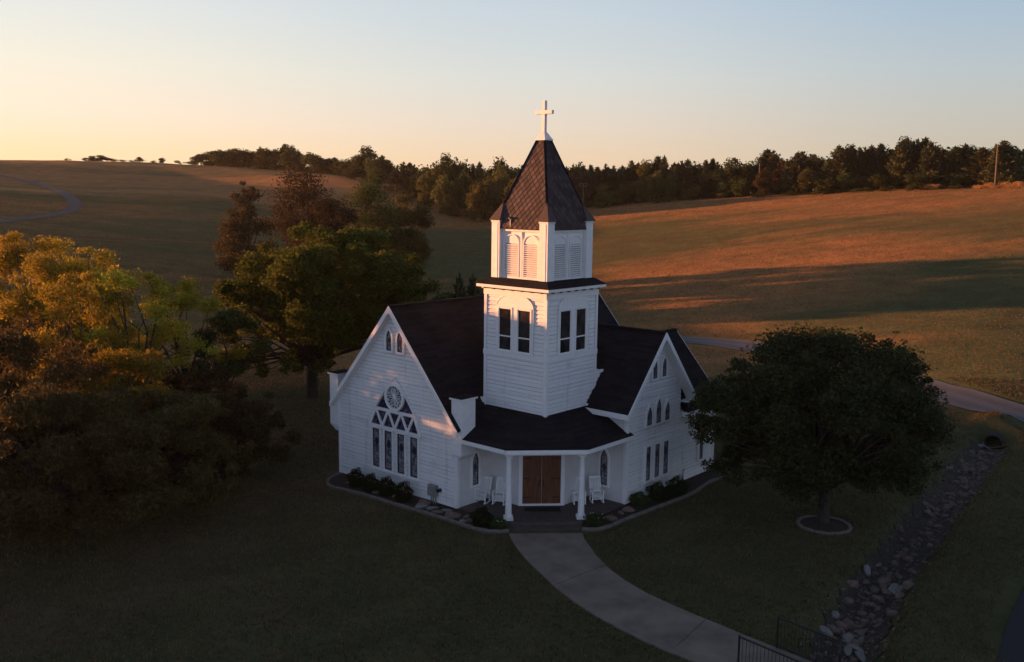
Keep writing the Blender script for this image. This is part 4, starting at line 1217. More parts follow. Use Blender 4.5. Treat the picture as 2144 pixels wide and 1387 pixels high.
curbR = [at(x, y, cz_) for x, y in [(1219, 1107), (1245, 1109), (1275, 1102), (1305, 1088), (1345, 1073), (1400, 1052), (1440, 1037), (1460, 1026), (1480, 1011), (1510, 998), (1533, 986), (1537, 976), (1523, 963), (1500, 956), (1480, 955)]]
bed('garden_edging', curbR, [P(uB + .05, vB1 + .3, 0), P(uB + .1, vB0, 0), P(-2.12, .8, 0)], 'curving concrete edging round the flower bed under the right gable')

# leaf clouds -------------------------------------------------------
def leaf_quads(pts, size, aspect=0.6, up=0.4, droop=0.0, g=rng):
    n = len(pts)
    nrm = g.normal(size=(n, 3)); nrm[:, 2] = np.abs(nrm[:, 2]) + up; nrm /= np.linalg.norm(nrm, axis=1)[:, None]
    t = g.normal(size=(n, 3)); t[:, 2] -= droop; t -= nrm * (t * nrm).sum(1)[:, None]; t /= np.linalg.norm(t, axis=1)[:, None] + 1e-9
    s = np.cross(nrm, t)
    L = (size * (0.6 + 0.8 * g.random(n)))[:, None]; W = L * aspect
    v = np.stack([pts - t * L / 2, pts + s * W / 2, pts + t * L / 2, pts - s * W / 2], 1).reshape(-1, 3)
    return v, np.arange(4 * n).reshape(n, 4)

def blob_points(c, r, n, g=rng, shell=0.55):
    d = g.normal(size=(n, 3)); d /= np.linalg.norm(d, axis=1)[:, None]
    rr = shell + (1 - shell) * g.random(n) ** 0.7
    # lumpy surface
    k = 1 + 0.22 * np.sin(d[:, 0] * 5 + c[0] * 3) * np.sin(d[:, 1] * 5 + c[1] * 3) + 0.15 * np.sin(d[:, 2] * 7 + c[2])
    return np.asarray(c)[None] + d * (rr * k)[:, None] * np.asarray(r)[None]

def shrub(name, p, r, h, n, label, group, cat='shrub', mat='box_leaf', flowers=0, leaf=0.055):
    o = empty(name, p); tag(o, label, cat, group)
    pts = blob_points((0, 0, h * .5), (r, r, h * .55), n, shell=.7); pts = pts[pts[:, 2] > 0.0]
    v, q = leaf_quads(pts, leaf, .6, .2); fast_mesh('foliage', v, q, MAT[mat], o)
    mb = MB()
    for k in range(6):
        a = k * 1.05; mb.tube([(0, 0, -.05), (r * .3 * math.cos(a), r * .3 * math.sin(a), h * .4), (r * .6 * math.cos(a), r * .6 * math.sin(a), h * .75)], [.02, .015, .008], 5)
    mb.build('stems', MAT['bark'], o)
    for k in range(flowers):
        a = rng.random() * 6.28; e = 0.25 + rng.random() * .9
        q_ = Vector((math.cos(a) * math.cos(e) * r * 1.02, math.sin(a) * math.cos(e) * r * 1.02, h * .5 + math.sin(e) * h * .56))
        mb = MB()
        for j in range(5):
            b_ = j * 1.2566; t = Vector((math.cos(b_), math.sin(b_), .4)) * .035; s = Vector((-math.sin(b_), math.cos(b_), 0)) * .014
            mb.add([q_, q_ + t * .6 + s, q_ + t, q_ + t * .6 - s], [(0, 1, 2, 3)])
        mb.build('flower', MAT['flower'], o, fix=False)
    return o
for i, (px, py, r, h) in enumerate([(746, 1019, .42, .84), (776, 1029, .42, .80), (809, 1037, .45, .84), (844, 1049, .45, .86)]):
    p = at(px, py, -.07); shrub('boxwood_shrub', p, r, h, 5200, 'round clipped boxwood under the left gable, %s from the left wall corner' % ORD[i], 'clipped shrubs in the left bed')
shrub('boxwood_shrub', at(1008, 1102, -.07), .48, .78, 5200, 'round dark shrub in front of the left rocking chairs beside the flowering plant', 'clipped shrubs in the left bed')
shrub('flowering_plant', at(1043, 1106, -.07), .45, .42, 1800, 'low leafy plant with small white flowers left of the porch steps', 'flowering plants by the steps', 'plant', 'leaf_green', 9, .07)
shrub('flowering_plant', at(1247, 1098, -.07), .48, .46, 1800, 'low leafy plant with small white flowers right of the porch steps', 'flowering plants by the steps', 'plant', 'leaf_green', 9, .07)
shrub('flowering_plant', at(1338, 1058, -.07), .46, .58, 1800, 'loose leafy plant with two pale flowers at the near corner of the right gable wall', 'plants in the right bed', 'plant', 'leaf_green', 3, .08)
for i, (px, py, r, h) in enumerate([(1376, 1046, .46, .80), (1418, 1035, .50, .86), (1399, 1044, .36, .6)]):
    shrub('boxwood_shrub', at(px, py, -.07), r, h, 5200, ['round dark boxwood under the right gable between the flowering plant and the other two shrubs', 'largest round boxwood under the right gable, farthest from the porch', 'smallest round boxwood under the right gable, squeezed between two larger ones'][i], 'clipped shrubs in the right bed')

# rocks --------------------------------------------------------------
def rock_mesh(seed, flat=0.6, sub=2):
    bm = bmesh.new(); bmesh.ops.create_icosphere(bm, subdivisions=sub, radius=1)
    r = random.Random(seed); o = Vector((r.random() * 50, r.random() * 50, r.random() * 50))
    planes = [(Vector((r.gauss(0, 1), r.gauss(0, 1), r.gauss(0, 1))).normalized(), .62 + .3 * r.random()) for _ in range(9)]
    for v in bm.verts:
        p = v.co * (1 + 0.25 * mnoise.noise(v.co * 1.4 + o))
        for nrm, d in planes:
            k = p.dot(nrm) - d
            if k > 0: p -= nrm * k * .9
        v.co = Vector((p.x, p.y * .8, p.z * flat))
    me = bpy.data.meshes.new('rock'); bm.to_mesh(me); bm.free(); return me
RM = {}
for mk in ('rock', 'rock_red', 'rock_pale'):
    RM[mk] = []
    for s in range(5):
        me = rock_mesh(s * 7 + len(mk), .5 + .1 * s); me.materials.append(MAT[mk]); RM[mk].append(me)
def rock(p, size, mk, label, group, cat='rock', rot=None, name='rock', stretch=(1, 1, 1)):
    o = bpy.data.objects.new(name, random.choice(RM[mk])); col.objects.link(o)
    o.location = p; o.rotation_euler = rot or (random.uniform(-.3, .3), random.uniform(-.3, .3), random.uniform(0, 6.28))
    o.scale = (size * stretch[0], size * stretch[1], size * stretch[2]); return tag(o, label, cat, group)
left_rocks = [(881, 1061, .28, 'rock_pale', 'long pale flat stone in the left bed just past the last boxwood'),
              (889, 1053, .27, 'rock_red', 'reddish flat stone in the left bed under the thin pipe by the gable wall'),
              (905, 1065, .25, 'rock_pale', 'pale flat stone in the left bed directly below the meter box'),
              (936, 1069, .24, 'rock_pale', 'tan rounded stone at the near corner of the left gable wall'),
              (915, 1072, .26, 'rock', 'grey slab leaning on the concrete edging below the meter box'),
              (950, 1081, .34, 'rock_red', 'large brown boulder in the left bed in front of the porch corner'),
              (978, 1082, .22, 'rock', 'brown stone between the large boulder and the dark round shrub'),
              (970, 1092, .22, 'rock_pale', 'small pale stone by the edging below the large brown boulder'),
              (984, 1090, .16, 'rock_red', 'small reddish stone close beside the dark round shrub'),
              (728, 1011, .10, 'rock_pale', 'tiny pale stone at the far left end of the left bed'),
              (786, 1031, .16, 'rock', 'small flat stone between the second and third boxwoods'),
              (825, 1039, .10, 'rock_pale', 'tiny pale stone between the third and fourth boxwoods')]
for px, py, s, mk, lb in left_rocks:
    rock(at(px, py, -.02), s, mk, lb, 'stones in the left flower bed', stretch=(1.3, 1, .8))
for px, py, s, mk, lb in [(1281, 1086, .26, 'rock', 'upright grey stone behind the flowering plant right of the steps'), (1315, 1068, .26, 'rock_red', 'flat reddish stone at the near corner of the right gable wall'), (1300, 1074, .17, 'rock_red', 'small brown stone between the upright stone and the flat reddish one')]:
    rock(at(px, py, -.02), s, mk, lb, 'stones in the right flower bed', stretch=(1.2, 1, 1.0))
rock(at(1565, 1004, -.22), .28, 'rock_pale', 'pale flat paving stone lying alone on the lawn near the right gable bed', None, 'stone', rot=(0, 0, .3), stretch=(1.4, 1, .25), name='flat_stone')

# ditch: gravel bed plus individual stones
dp = smooth_poly(DITCH, 2); dpv = [Vector((*p, 0)) for p in dp]
seglen = [(b_ - a).length for a, b_ in zip(dpv[:-1], dpv[1:])]; cum = np.r_[0, np.cumsum(seglen)]
def ditch_pt(t, off):
    i = min(int(np.searchsorted(cum, t) - 1), len(seglen) - 1); i = max(i, 0)
    f = (t - cum[i]) / seglen[i]; p = dpv[i].lerp(dpv[i + 1], f); d = (dpv[i + 1] - dpv[i]).normalized()
    return p + Vector((d.y, -d.x, 0)) * off
vs = []; fs = []; nt_ = 160; na = 10
for i in range(nt_ + 1):
    for k in range(na + 1):
        p = ditch_pt(cum[-1] * (0.035 + .96 * i / nt_), (-1 + 2 * k / na) * (1.02 + .12 * math.sin(i * .7) + .1 * math.sin(i * 1.9 + k))); vs.append((p.x, p.y))
vs = np.array(vs); zz = hz(vs[:, 0], vs[:, 1]) + 0.03 + 0.05 * rng.random(len(vs))
q = np.array([(i * (na + 1) + k, i * (na + 1) + k + 1, (i + 1) * (na + 1) + k + 1, (i + 1) * (na + 1) + k) for i in range(nt_) for k in range(na)])
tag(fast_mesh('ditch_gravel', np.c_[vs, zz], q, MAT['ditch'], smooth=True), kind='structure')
cand = []
for k in range(296):
    t = cum[-1] * (0.06 + .90 * random.random() ** 0.85); off = max(-.98, min(.98, random.gauss(0, .52)))
    p = ditch_pt(t, off); s = .11 + .20 * random.random() ** 1.8
    cand.append((p, s))
for p, s in cand:
    if (p - Vector((7.5, -12.5, 0))).length < 1.2: continue
    z = gz(p.x, p.y)
    rock(Vector((p.x, p.y, z + s * .35)), s, random.choice(['rock', 'rock', 'rock_red', 'rock']), 'rough grey brown stone lining the drainage ditch', 'stones lining the drainage ditch')
# fine stones too small and many to count
g2 = np.random.default_rng(3)
pv = []; pq = []
base_v = np.array([(1, 0, 0), (-.5, .8, 0), (-.5, -.8, 0), (0, 0, .7), (.3, .5, -.3)], float)
for k in range(2600):
    p = ditch_pt(cum[-1] * (.05 + .93 * g2.random()), max(-1.3, min(1.3, g2.normal() * .65))); s = .035 + .06 * g2.random()
    a = g2.random() * 6.28; ca, sa = math.cos(a) * s, math.sin(a) * s
    pv.append((p.x, p.y, ca, sa, s))
pv = np.array(pv); zz = hz(pv[:, 0], pv[:, 1]) + .05
VV_ = []; FF_ = []
for k in range(len(pv)):
    x, y, ca, sa, s = pv[k]
    b0_ = len(VV_)
    for (a_, b_, c_) in base_v: VV_.append((x + a_ * ca - b_ * sa, y + a_ * sa + b_ * ca, zz[k] + c_ * s))
    FF_ += [(b0_, b0_ + 4, b0_ + 3), (b0_ + 4, b0_ + 1, b0_ + 3), (b0_ + 1, b0_ + 2, b0_ + 3), (b0_ + 2, b0_, b0_ + 3)]
tag(fast_mesh('pebbles', np.array(VV_), np.array(FF_), MAT['rock']), kind='stuff')
for px, py, s, lb, st in [(1815, 1201, .34, 'pale angular slab standing on the left bank of the ditch', (1.2, .6, .9)), (1838, 1187, .2, 'small pale stone on the ditch bank just beyond the angular slab', (1.3, .8, .6)),
                          (1872, 1242, .44, 'big pale boulder in the middle of the drainage ditch', (1, .9, .9)), (1747, 1293, .30, 'pale upright stone on the ditch bank above the railing', (.8, .8, 1.2)),
                          (1727, 1328, .30, 'pale rounded stone right behind the railing of the walk', (1.1, .9, .9)), (1888, 1236, .22, 'pale stone touching the far side of the big boulder', (1, 1, 1)),
                          (1947, 1146, .18, 'round pale stone in the ditch below the tree ring', (1, 1, 1)), (1940, 1078, .22, 'pale stone at the ditch edge right of the ringed oak', (1.2, 1, .9)),
                          (1803, 1345, .2, 'narrow pale stone on the right side of the ditch near the railing', (.6, .8, 1.2)), (1775, 1345, .3, 'dark block shaped stone in the ditch behind the railing', (1, 1, 1)),
                          (2052, 937, .26, 'pale stone left of the culvert mouth', (1.3, .8, .6)), (2068, 941, .22, 'low pale stone in front of the culvert mouth', (1.5, .8, .5)), (2060, 930, .2, 'small pale stone beside the culvert rim', (1.2, 1, .6))]:
    p = ground_at(px, py); rock(p + ZV * s * .3, s, 'rock_pale', lb, 'pale boulders by the ditch', 'boulder', stretch=st)
for i, (px, py) in enumerate([(1775, 1368), (1800, 1378), (1790, 1362)]):
    p = ground_at(px, py); rock(p + ZV * .1, .4, 'rock_pale', ['long pale slab on the ditch floor at the bottom edge of the photo', 'slanting pale slab beside the end of the railing', 'thin pale slab leaning over the ditch floor'][i], 'slabs at the ditch crossing', 'slab', stretch=(1.5, .5, .3), rot=(0, .1, 1.2 + i * .3))

# culvert pipe under the road
pc = ground_at(2080, 934); dr = Vector((-.56, -.83, 0)).normalized()
cv = tag(empty('culvert_pipe', pc), 'dark round culvert pipe opening below the gravel road at the head of the ditch', 'culvert')
mb = MB(); rP = .40; nn = 24; vs = []; fs = []
sx = Vector((dr.y, -dr.x, 0))
for j, (t, r) in enumerate(((-1.6, .44), (0.35, .44), (0.35, .48), (-1.6, .48))):
    for k in range(nn):
        a = 2 * math.pi * k / nn; vs.append(dr * t + sx * (r * math.cos(a)) + ZV * (r * math.sin(a) + .30))
for j in range(3):
    for k in range(nn): fs.append((j * nn + k, j * nn + (k + 1) % nn, (j + 1) * nn + (k + 1) % nn, (j + 1) * nn + k))
mb.add(vs, fs); mb.build('pipe_wall', MAT['pipe'], cv, smooth=True)
mb = MB(); mb.tube([dr * .37 + sx * (.47 * math.cos(a * math.pi / 12)) + ZV * (.47 * math.sin(a * math.pi / 12) + .30) for a in range(25)], .03, 6, cap=False); mb.build('pipe_rim', MAT['pipe'], cv)
mb = MB(); mb.add([dr * -1.4 + sx * (.44 * math.cos(k * math.pi / 6)) + ZV * (.44 * math.sin(k * math.pi / 6) + .30) for k in range(12)], [tuple(range(12))]); mb.build('dark_end', MAT['iron'], cv)
for i, (px, py) in enumerate([(2094, 930), (2104, 938), (2088, 941)]):
    p = ground_at(px, py); rock(p + ZV * .12, .34, 'rock_red', ['flat reddish slab leaning right of the culvert mouth', 'long flat slab lying on the bank right of the culvert', 'thin slab tipped towards the culvert mouth'][i], 'slabs by the culvert', 'slab', stretch=(1.5, .6, .25), rot=(.2, .3, .6 + i))

# tree ring
rc = at(1725, 1102, LAWN_Z - .02)
mb = MB(); n = 40; vs = []; fs = []
for k in range(n):
    a = 2 * math.pi * k / n; wob = .015 * math.sin(k * 2.1)
    for r, z in ((1.06, -.3), (1.06, .10 + wob), (1.10, .13 + wob), (1.19, .13 + wob), (1.23, .09 + wob), (1.23, -.3)):
        vs.append((rc.x + r * math.cos(a), rc.y + r * 1.0 * math.sin(a), rc.z + z))
for k in range(n):
    for j in range(5): fs.append((k * 6 + j, k * 6 + j + 1, ((k + 1) % n) * 6 + j + 1, ((k + 1) % n) * 6 + j))
mb.add(vs, fs); tag(mb.build('tree_ring', MAT['curb']), 'round concrete ring on the lawn around the oak trunk', 'edging')
mb = MB(); mb.add([(rc.x + 1.08 * math.cos(2 * math.pi * k / 24), rc.y + 1.08 * math.sin(2 * math.pi * k / 24), rc.z + .07) for k in range(24)], [tuple(range(24))])
tag(mb.build('mulch_disc', MAT['mulch']), kind='structure')

# railings
def railing(a, b_, label, c=None):
    r = tag(empty('railing', a), label, 'railing', 'black railings of the walk'); H = 1.07
    pts = [Vector((0, 0, 0)), b_ - a] + ([c - a] if c else [])
    for s, e in zip(pts[:-1], pts[1:]):
        mb = MB(); mb.bar(s + ZV * H, e + ZV * H, .05, .04); mb.build('top_rail', MAT['iron'], r)
        mb = MB(); mb.bar(s + ZV * .10, e + ZV * .10, .04, .035); mb.build('bottom_rail', MAT['iron'], r)
        k = int((e - s).length / .13)
        for i in range(1, k):
            mb = MB(); p = s.lerp(e, i / k); mb.tube([p + ZV * .10, p + ZV * H], .009, 6); mb.build('baluster', MAT['iron'], r)
    for p in pts:
        mb = MB(); mb.bar(p - ZV * .05, p + ZV * (H + .03), .06, .06, up=Vector((0, 1, 0))); mb.tube([p + ZV * (H + .03), p + ZV * (H + .07)], [.045, .02], 8); mb.build('post', MAT['iron'], r)
g0 = at(1626, 1357, LAWN_Z + .06); g1 = at(1756, 1411, LAWN_Z + .06)
dirr = (g1 - g0).normalized()
railing(g0, g1, 'black metal railing along the far side of the walk where it crosses the ditch', g1 + Vector((-.35, -1.0, 0)) * .9)
h0 = at(1545, 1400, LAWN_Z + .06); railing(h0, h0 + dirr * 4.0, 'black metal railing on the near side of the walk at the bottom edge')
# ------------------------------------------------------------------ trees
def clump_tree(name, base, trunk_h, trunk_r, crowns, n_leaf, leaf, mat, label, cat='tree', group=None, aspect=.6, up=.35, droop=0., seed=1,
               clump_r=(.16, .26), limb_r=.11, lean=(0, 0), shell=.35, fringe=0):
    """crowns: list of (cx,cy,cz, rx,ry,rz, clumps) relative to the base"""
    g = np.random.default_rng(seed)
    o = empty(name, base); tag(o, label, cat, group)
    C_ = []
    for (cx, cy, cz, rx, ry, rz, k) in crowns:
        made = 0
        while made < k:
            d = g.normal(size=3); d /= np.linalg.norm(d); r = (.45 + .5 * g.random() ** .6)
            p = np.array([cx + d[0] * rx * r, cy + d[1] * ry * r, cz + d[2] * rz * r])
            s = (clump_r[0] + (clump_r[1] - clump_r[0]) * g.random()) * (rx + ry + rz) / 3
            C_.append((p, s)); made += 1
        for _ in range(int(k * fringe)):
            d = g.normal(size=3); d /= np.linalg.norm(d); d[2] = d[2] if d[2] > -.3 else -d[2]; r = .90 + .14 * g.random()
            C_.append((np.array([cx + d[0] * rx * r, cy + d[1] * ry * r, cz + d[2] * rz * r]), (.07 + .06 * g.random()) * (rx + ry + rz) / 3))
    tot = sum(s * s for p, s in C_)
    allp = []
    for p, s in C_:
        n = int(n_leaf * s * s / tot)
        allp.append(blob_points(p, (s * 1.15, s * 1.15, s * .8), n, g, shell))
    pts = np.concatenate(allp)
    pts = pts[pts[:, 2] > -base_drop(base, pts)]
    v, q = leaf_quads(pts, leaf, aspect, up, droop, g)
    fast_mesh('crown', v, q, MAT[mat], o)
    mb = MB()
    top = Vector((lean[0], lean[1], trunk_h))
    mb.tube([(0, 0, -.4), (lean[0] * .1, lean[1] * .1, .15), (lean[0] * .5, lean[1] * .5, trunk_h * .55), top], [trunk_r * 1.5, trunk_r * 1.1, trunk_r * .95, trunk_r * .8], 10)
    for i, (p, s) in enumerate(C_):
        if g.random() < .75:
            e = Vector(p); m1 = top.lerp(e, .45) + Vector((g.normal() * .06, g.normal() * .06, abs(g.normal()) * .07)) * e.length * .8
            a = Vector((lean[0] * .8, lean[1] * .8, trunk_h * (.72 + .28 * g.random())))
            rr = limb_r * (.6 + .6 * g.random())
            q1 = a.lerp(m1, .5) + Vector((g.normal(), g.normal(), g.normal())) * .12 * s
            q2_ = m1.lerp(e, .5) + Vector((g.normal(), g.normal(), g.normal())) * .16 * s
            mb.tube([a, q1, m1, q2_, e], [rr, rr * .75, rr * .55, rr * .35, rr * .15], 6, cap=False)
    mb.build('trunk', MAT['bark'], o, smooth=True, fix=False)
    return o
def base_drop(base, pts): return -0.35

# dark oak in the concrete ring
ob = at(1723, 1094, LAWN_Z)
clump_tree('oak_tree', ob, 2.1, .26, [(.2, .8, 5.0, 4.9, 4.8, 3.6, 60), (2.4, 2.2, 7.9, 1.7, 1.5, 1.0, 8), (-4.5, .4, 4.4, 1.8, 2.1, 2.6, 34), (-3.0, 1.2, 6.6, 1.9, 1.9, 1.3, 7), (2.2, -.6, 2.8, 2.9, 2.0, 1.0, 12), (3.9, 1.0, 4.5, 1.7, 2.2, 2.6, 10), (-2.3, -.8, 2.9, 1.7, 1.7, .9, 7)],
           120000, .15, 'leaf_oak', 'broad dark oak with a low round crown standing in a concrete ring', seed=4, clump_r=(.17, .33), shell=.35, fringe=.8)
# big spreading tree left of the church
bp = Vector((-17.0, 25.0, gz(-17.0, 25.0)))
clump_tree('shade_tree', bp, 3.0, .42, [(1.6, 0, 8.2, 6.9, 6.0, 4.2, 60), (-4.4, -1.5, 5.5, 2.6, 3.0, 3.4, 16), (6.0, .5, 6.0, 2.6, 3.0, 2.6, 14), (-4.2, -3.0, 2.7, 2.2, 2.2, .9, 7), (0.2, -3.2, 3.6, 3.0, 2.0, 1.2, 8), (7.4, .3, 6.4, 3.6, 3.2, 2.4, 22), (9.4, 0, 5.6, 2.0, 2.0, 1.7, 9)],
           120000, .22, 'leaf_big', 'large spreading green tree with a thick trunk left of the church', seed=11, clump_r=(.17, .28), limb_r=.14, shell=.35, fringe=.5)
# thinner dark tree between it and the golden ones
xp = far_at(468, 640, 62); xb = Vector((xp.x, xp.y, gz(xp.x, xp.y)))
clump_tree('shade_tree', xb, 2.4, .2, [(0, 0, 5.2, 2.7, 2.6, 2.3, 18)], 16000, .17, 'leaf_green', 'thin dark green tree between the golden trees and the large shade tree', seed=21, clump_r=(.2, .3), limb_r=.08)

# golden feathery trees on the left
gold = [(40, 64, 470, 3.6, 'golden tree at the left photo edge with the highest top of its group', 31),
        (150, 67, 484, 3.4, 'yellow green tree standing behind the orange one near the left edge', 32),
        (110, 55, 548, 4.0, 'orange golden feathery tree in front at the left edge with bare dark branches', 33),
        (265, 58, 536, 3.8, 'golden feathery tree with a leaning dark trunk in the middle of the left group', 34),
        (372, 60, 534, 3.3, 'rightmost golden feathery tree of the left group, beside the open hillside', 35),
        (30, 47, 660, 3.6, 'low dark feathery tree in the left foreground at the edge of the photo', 36),
        (225, 50, 700, 3.3, 'low green gold feathery tree in front of the leaning trunk', 37),
        (400, 54, 778, 2.9, 'low rounded dark green tree at the right foot of the golden group', 38),
        (70, 43, 775, 3.7, 'lowest feathery thicket at the left photo edge, nearest to the camera', 48),
        (190, 44, 830, 3.5, 'dim feathery thicket on the lawn below the green gold tree', 49),
        (320, 46.5, 815, 3.4, 'dim round thicket on the lawn below the leaning trunk', 50),
        (455, 51, 800, 3.0, 'dark round thicket at the right end of the left foreground mass', 51)]
for px, D, ty, r, lb, sd in gold:
    p = far_at(px, ty, D); b0_ = Vector((p.x, p.y, gz(p.x, p.y))); H = p.z - b0_.z
    mat = 'leaf_gold' if sd not in (36, 38, 48, 49, 50, 51) else 'leaf_thicket'
    op = sd in (33, 34, 35)      # the open, branchy ones let the sun through
    nk = (lambda n: max(3, int(n * .42))) if op else (lambda n: n)
    clump_tree('feathery_tree', b0_, H * .33, .17, [(0, 0, H * .64, r * 1.05, r * 1.05, H * .33, nk(30)), (-.4 * r, -.4 * r, H * .32, r * 1.0, r * 1.0, H * .24, nk(12)), (.5 * r, .1, H * .34, r * .95, r * .95, H * .24, nk(11))],
               (17000 if op else 52000), .19, mat, lb, group='feathery trees left of the lawn', aspect=.32, up=.1, droop=.8, seed=sd, clump_r=(.15, .25) if op else (.2, .3), limb_r=.09 if op else .07, lean=(r * .15, -r * .1), shell=.15, fringe=.5)

# clump of trees in the hollow behind
hol = [(515, 137, 378, 3.9, 'leaf_rust', 'rusty brown pyramid shaped tree in the hollow left of the bare reddish tree', 41, 'hollow_tree', [(0, 0, .36, 1, 1, .30, 16), (0, 0, .68, .62, .62, .24, 8), (0, 0, .9, .25, .25, .12, 3)]),
       (648, 142, 348, 5.2, 'leaf_rust', 'tall reddish brown tree with fine twigs on the hillside above the shade tree', 42, 'hollow_tree', [(0, 0, .62, 1, 1, .36, 34), (0, 0, .3, .7, .7, .2, 8)]),
       (778, 148, 370, 4.2, 'leaf_green', 'round dark green tree right of the reddish brown tree on the hillside', 43, 'hollow_tree', [(0, 0, .58, 1, 1, .40, 26), (0, 0, .25, .9, .9, .18, 8)]),
       (857, 152, 396, 2.9, 'leaf_autumn', 'small olive tree at the right end of the hillside clump', 44, 'hollow_tree', [(0, 0, .58, 1, 1, .40, 14), (0, 0, .25, .8, .8, .18, 5)]),
       (705, 133, 408, 3.6, 'leaf_rust', 'dull brown tree below the reddish tree and the round dark green tree', 45, 'hollow_tree', [(0, 0, .55, 1, 1, .42, 16)]),
       (835, 140, 452, 2.6, 'leaf_green', 'low dark bushy tree at the foot of the hillside clump beside the meadow', 46, 'hollow_tree', [(0, 0, .5, 1, 1, .45, 12)]),
       (770, 128, 470, 2.6, 'leaf_green', 'low grey green bush between the shade tree and the hillside clump', 47, 'hollow_tree', [(0, 0, .5, 1, 1, .45, 10)])]
for px, D, ty, r, mat, lb, sd, nm, cr in hol:
    p = far_at(px, ty, D); b0_ = Vector((p.x, p.y, gz(p.x, p.y))); H = max(2.5, p.z - b0_.z)
    clump_tree('hillside_tree', b0_, H * .3, .2, [(a * r, b_ * r, c * H, d * r, e * r, f * H, int(k * 1.7)) for a, b_, c, d, e, f, k in cr], 20000, .30, mat, lb, group='trees in the hollow behind the church', seed=sd, clump_r=(.28, .44), limb_r=.12, shell=.2)

# two cedars just behind the nave roof
def juniper_mesh(seed, H=10., R=2.6, n_br=130, leaders=3, leaf=.5):
    g = np.random.default_rng(seed); pts = []; dirs = []
    tops = [(0, 0, 1.0)] + [(g.normal() * .22, g.normal() * .22, .78 + .18 * g.random()) for _ in range(leaders)]
    for lx, ly, lh in tops:
        for k in range(int(n_br * (1 if lh == 1 else .32))):
            t = (g.random() ** .8) if lh == 1 else .45 + .55 * g.random()
            L = R * (1 - t) ** .7 * (.55 + .6 * g.random()) * (1 if lh == 1 else .5) + .12
            if lh == 1 and t < .06: L *= .75 + t * 3
            a = g.random() * 6.283; el = .25 + .55 * t + g.normal() * .12
            d = np.array([math.cos(a) * math.cos(el), math.sin(a) * math.cos(el), math.sin(el)])
            o = np.array([lx * R * t, ly * R * t, t * H * lh * .97])
            m = max(3, int(L * 7))
            for j in range(m):
                f = (.25 + .75 * (j + g.random()) / m)
                pts.append(o + d * L * f + g.normal(size=3) * .10); dirs.append(d + g.normal(size=3) * .35 + np.array([0, 0, .25]))
        for j in range(12):
            f = .86 + .16 * j / 12; pts.append(np.array([lx * R * f, ly * R * f, H * lh * f])); dirs.append(np.array([g.normal() * .12, g.normal() * .12, 1]))
    pts = np.array(pts); t = np.array(dirs); t /= np.linalg.norm(t, axis=1)[:, None]
    n = len(pts); r = g.normal(size=(n, 3)); s = np.cross(t, r); s /= np.linalg.norm(s, axis=1)[:, None]
    L = leaf * (.6 + .8 * g.random(n))[:, None]; W = L * .36
    v = np.stack([pts - t * L * .5, pts + s * W * .5, pts + t * L * .6, pts - s * W * .5], 1).reshape(-1, 3)
    return v, np.arange(4 * n).reshape(n, 4)
def trunk_mesh(H, r):
    mb = MB(); mb.tube([(0, 0, -1.0), (0, 0, H * .4), (0.05, 0, H * .95)], [r, r * .7, r * .15], 6)
    me = bpy.data.meshes.new('trunk'); me.from_pydata(mb.v, [], mb.f); me.materials.append(MAT['bark']); return me
PROTO = {'jun': [], 'dec': [], 'aut': [], 'rust': [], 'bush': []}
for s in range(6):
    v, q = juniper_mesh(100 + s, 10., 2.7 + .35 * (s % 3), 230, 2 + s % 4); o = fast_mesh('crown', v, q, MAT['juniper']); PROTO['jun'].append((o, trunk_mesh(10, .2)))
def dec_mesh(seed, H=10., R=4., n=4600, leaf=.55, k=20):
    g = np.random.default_rng(seed); A = []
    for i in range(k):
        d = g.normal(size=3); d /= np.linalg.norm(d); r = .25 + .6 * g.random()
        p = np.array([d[0] * R * r, d[1] * R * r, H * .42 + d[2] * H * .50 * r]); s = R * (.30 + .2 * g.random())
        A.append(blob_points(p, (s, s, s * .85), n // k, g, .35))
    pts = np.concatenate(A); pts[:, 2] = np.abs(pts[:, 2] - .02 * H) + .02 * H; return leaf_quads(pts, leaf, .6, .3, 0, g)
for key, mat, cnt in (('dec', 'leaf_green', 4), ('aut', 'leaf_autumn', 3), ('rust', 'leaf_rust', 2)):
    for s in range(cnt):
        v, q = dec_mesh(200 + s + len(key) * 10); o = fast_mesh('crown', v, q, MAT[mat]); PROTO[key].append((o, trunk_mesh(7, .22)))
for s in range(3):
    v, q = dec_mesh(300 + s, 4., 2.4, 1100, .34, 8); o = fast_mesh('crown', v, q, MAT['leaf_autumn' if s != 1 else 'leaf_green']); PROTO['bush'].append((o, trunk_mesh(2.5, .08)))
def top_of(o):
    c = np.empty(len(o.data.vertices) * 3, np.float32); o.data.vertices.foreach_get('co', c); return float(np.percentile(c[2::3], 99.6))
H0 = {k: float(np.mean([top_of(o) for o, _ in v])) for k, v in PROTO.items()}; R0 = {'jun': 2.2, 'dec': 3.9, 'aut': 3.9, 'rust': 3.9, 'bush': 2.3}
NM = {'jun': 'juniper_tree', 'dec': 'leafy_tree', 'aut': 'autumn_tree', 'rust': 'autumn_tree', 'bush': 'field_shrub'}
cnt_used = {k: 0 for k in PROTO}
def far_tree(kind, x, y, H, R, label, group, cat='tree'):
    i = cnt_used[kind]; cnt_used[kind] += 1
    src, tm = PROTO[kind][i % len(PROTO[kind])]
    o = empty(NM[kind], (x, y, gz(x, y)), random.random() * 6.28); tag(o, label, cat, group)
    c = src.copy(); c.name = 'crown'; col.objects.link(c); c.parent = o
    t = bpy.data.objects.new('trunk', tm); col.objects.link(t); t.parent = o
    o.scale = (R / R0[kind], R / R0[kind], H / H0[kind]); return o

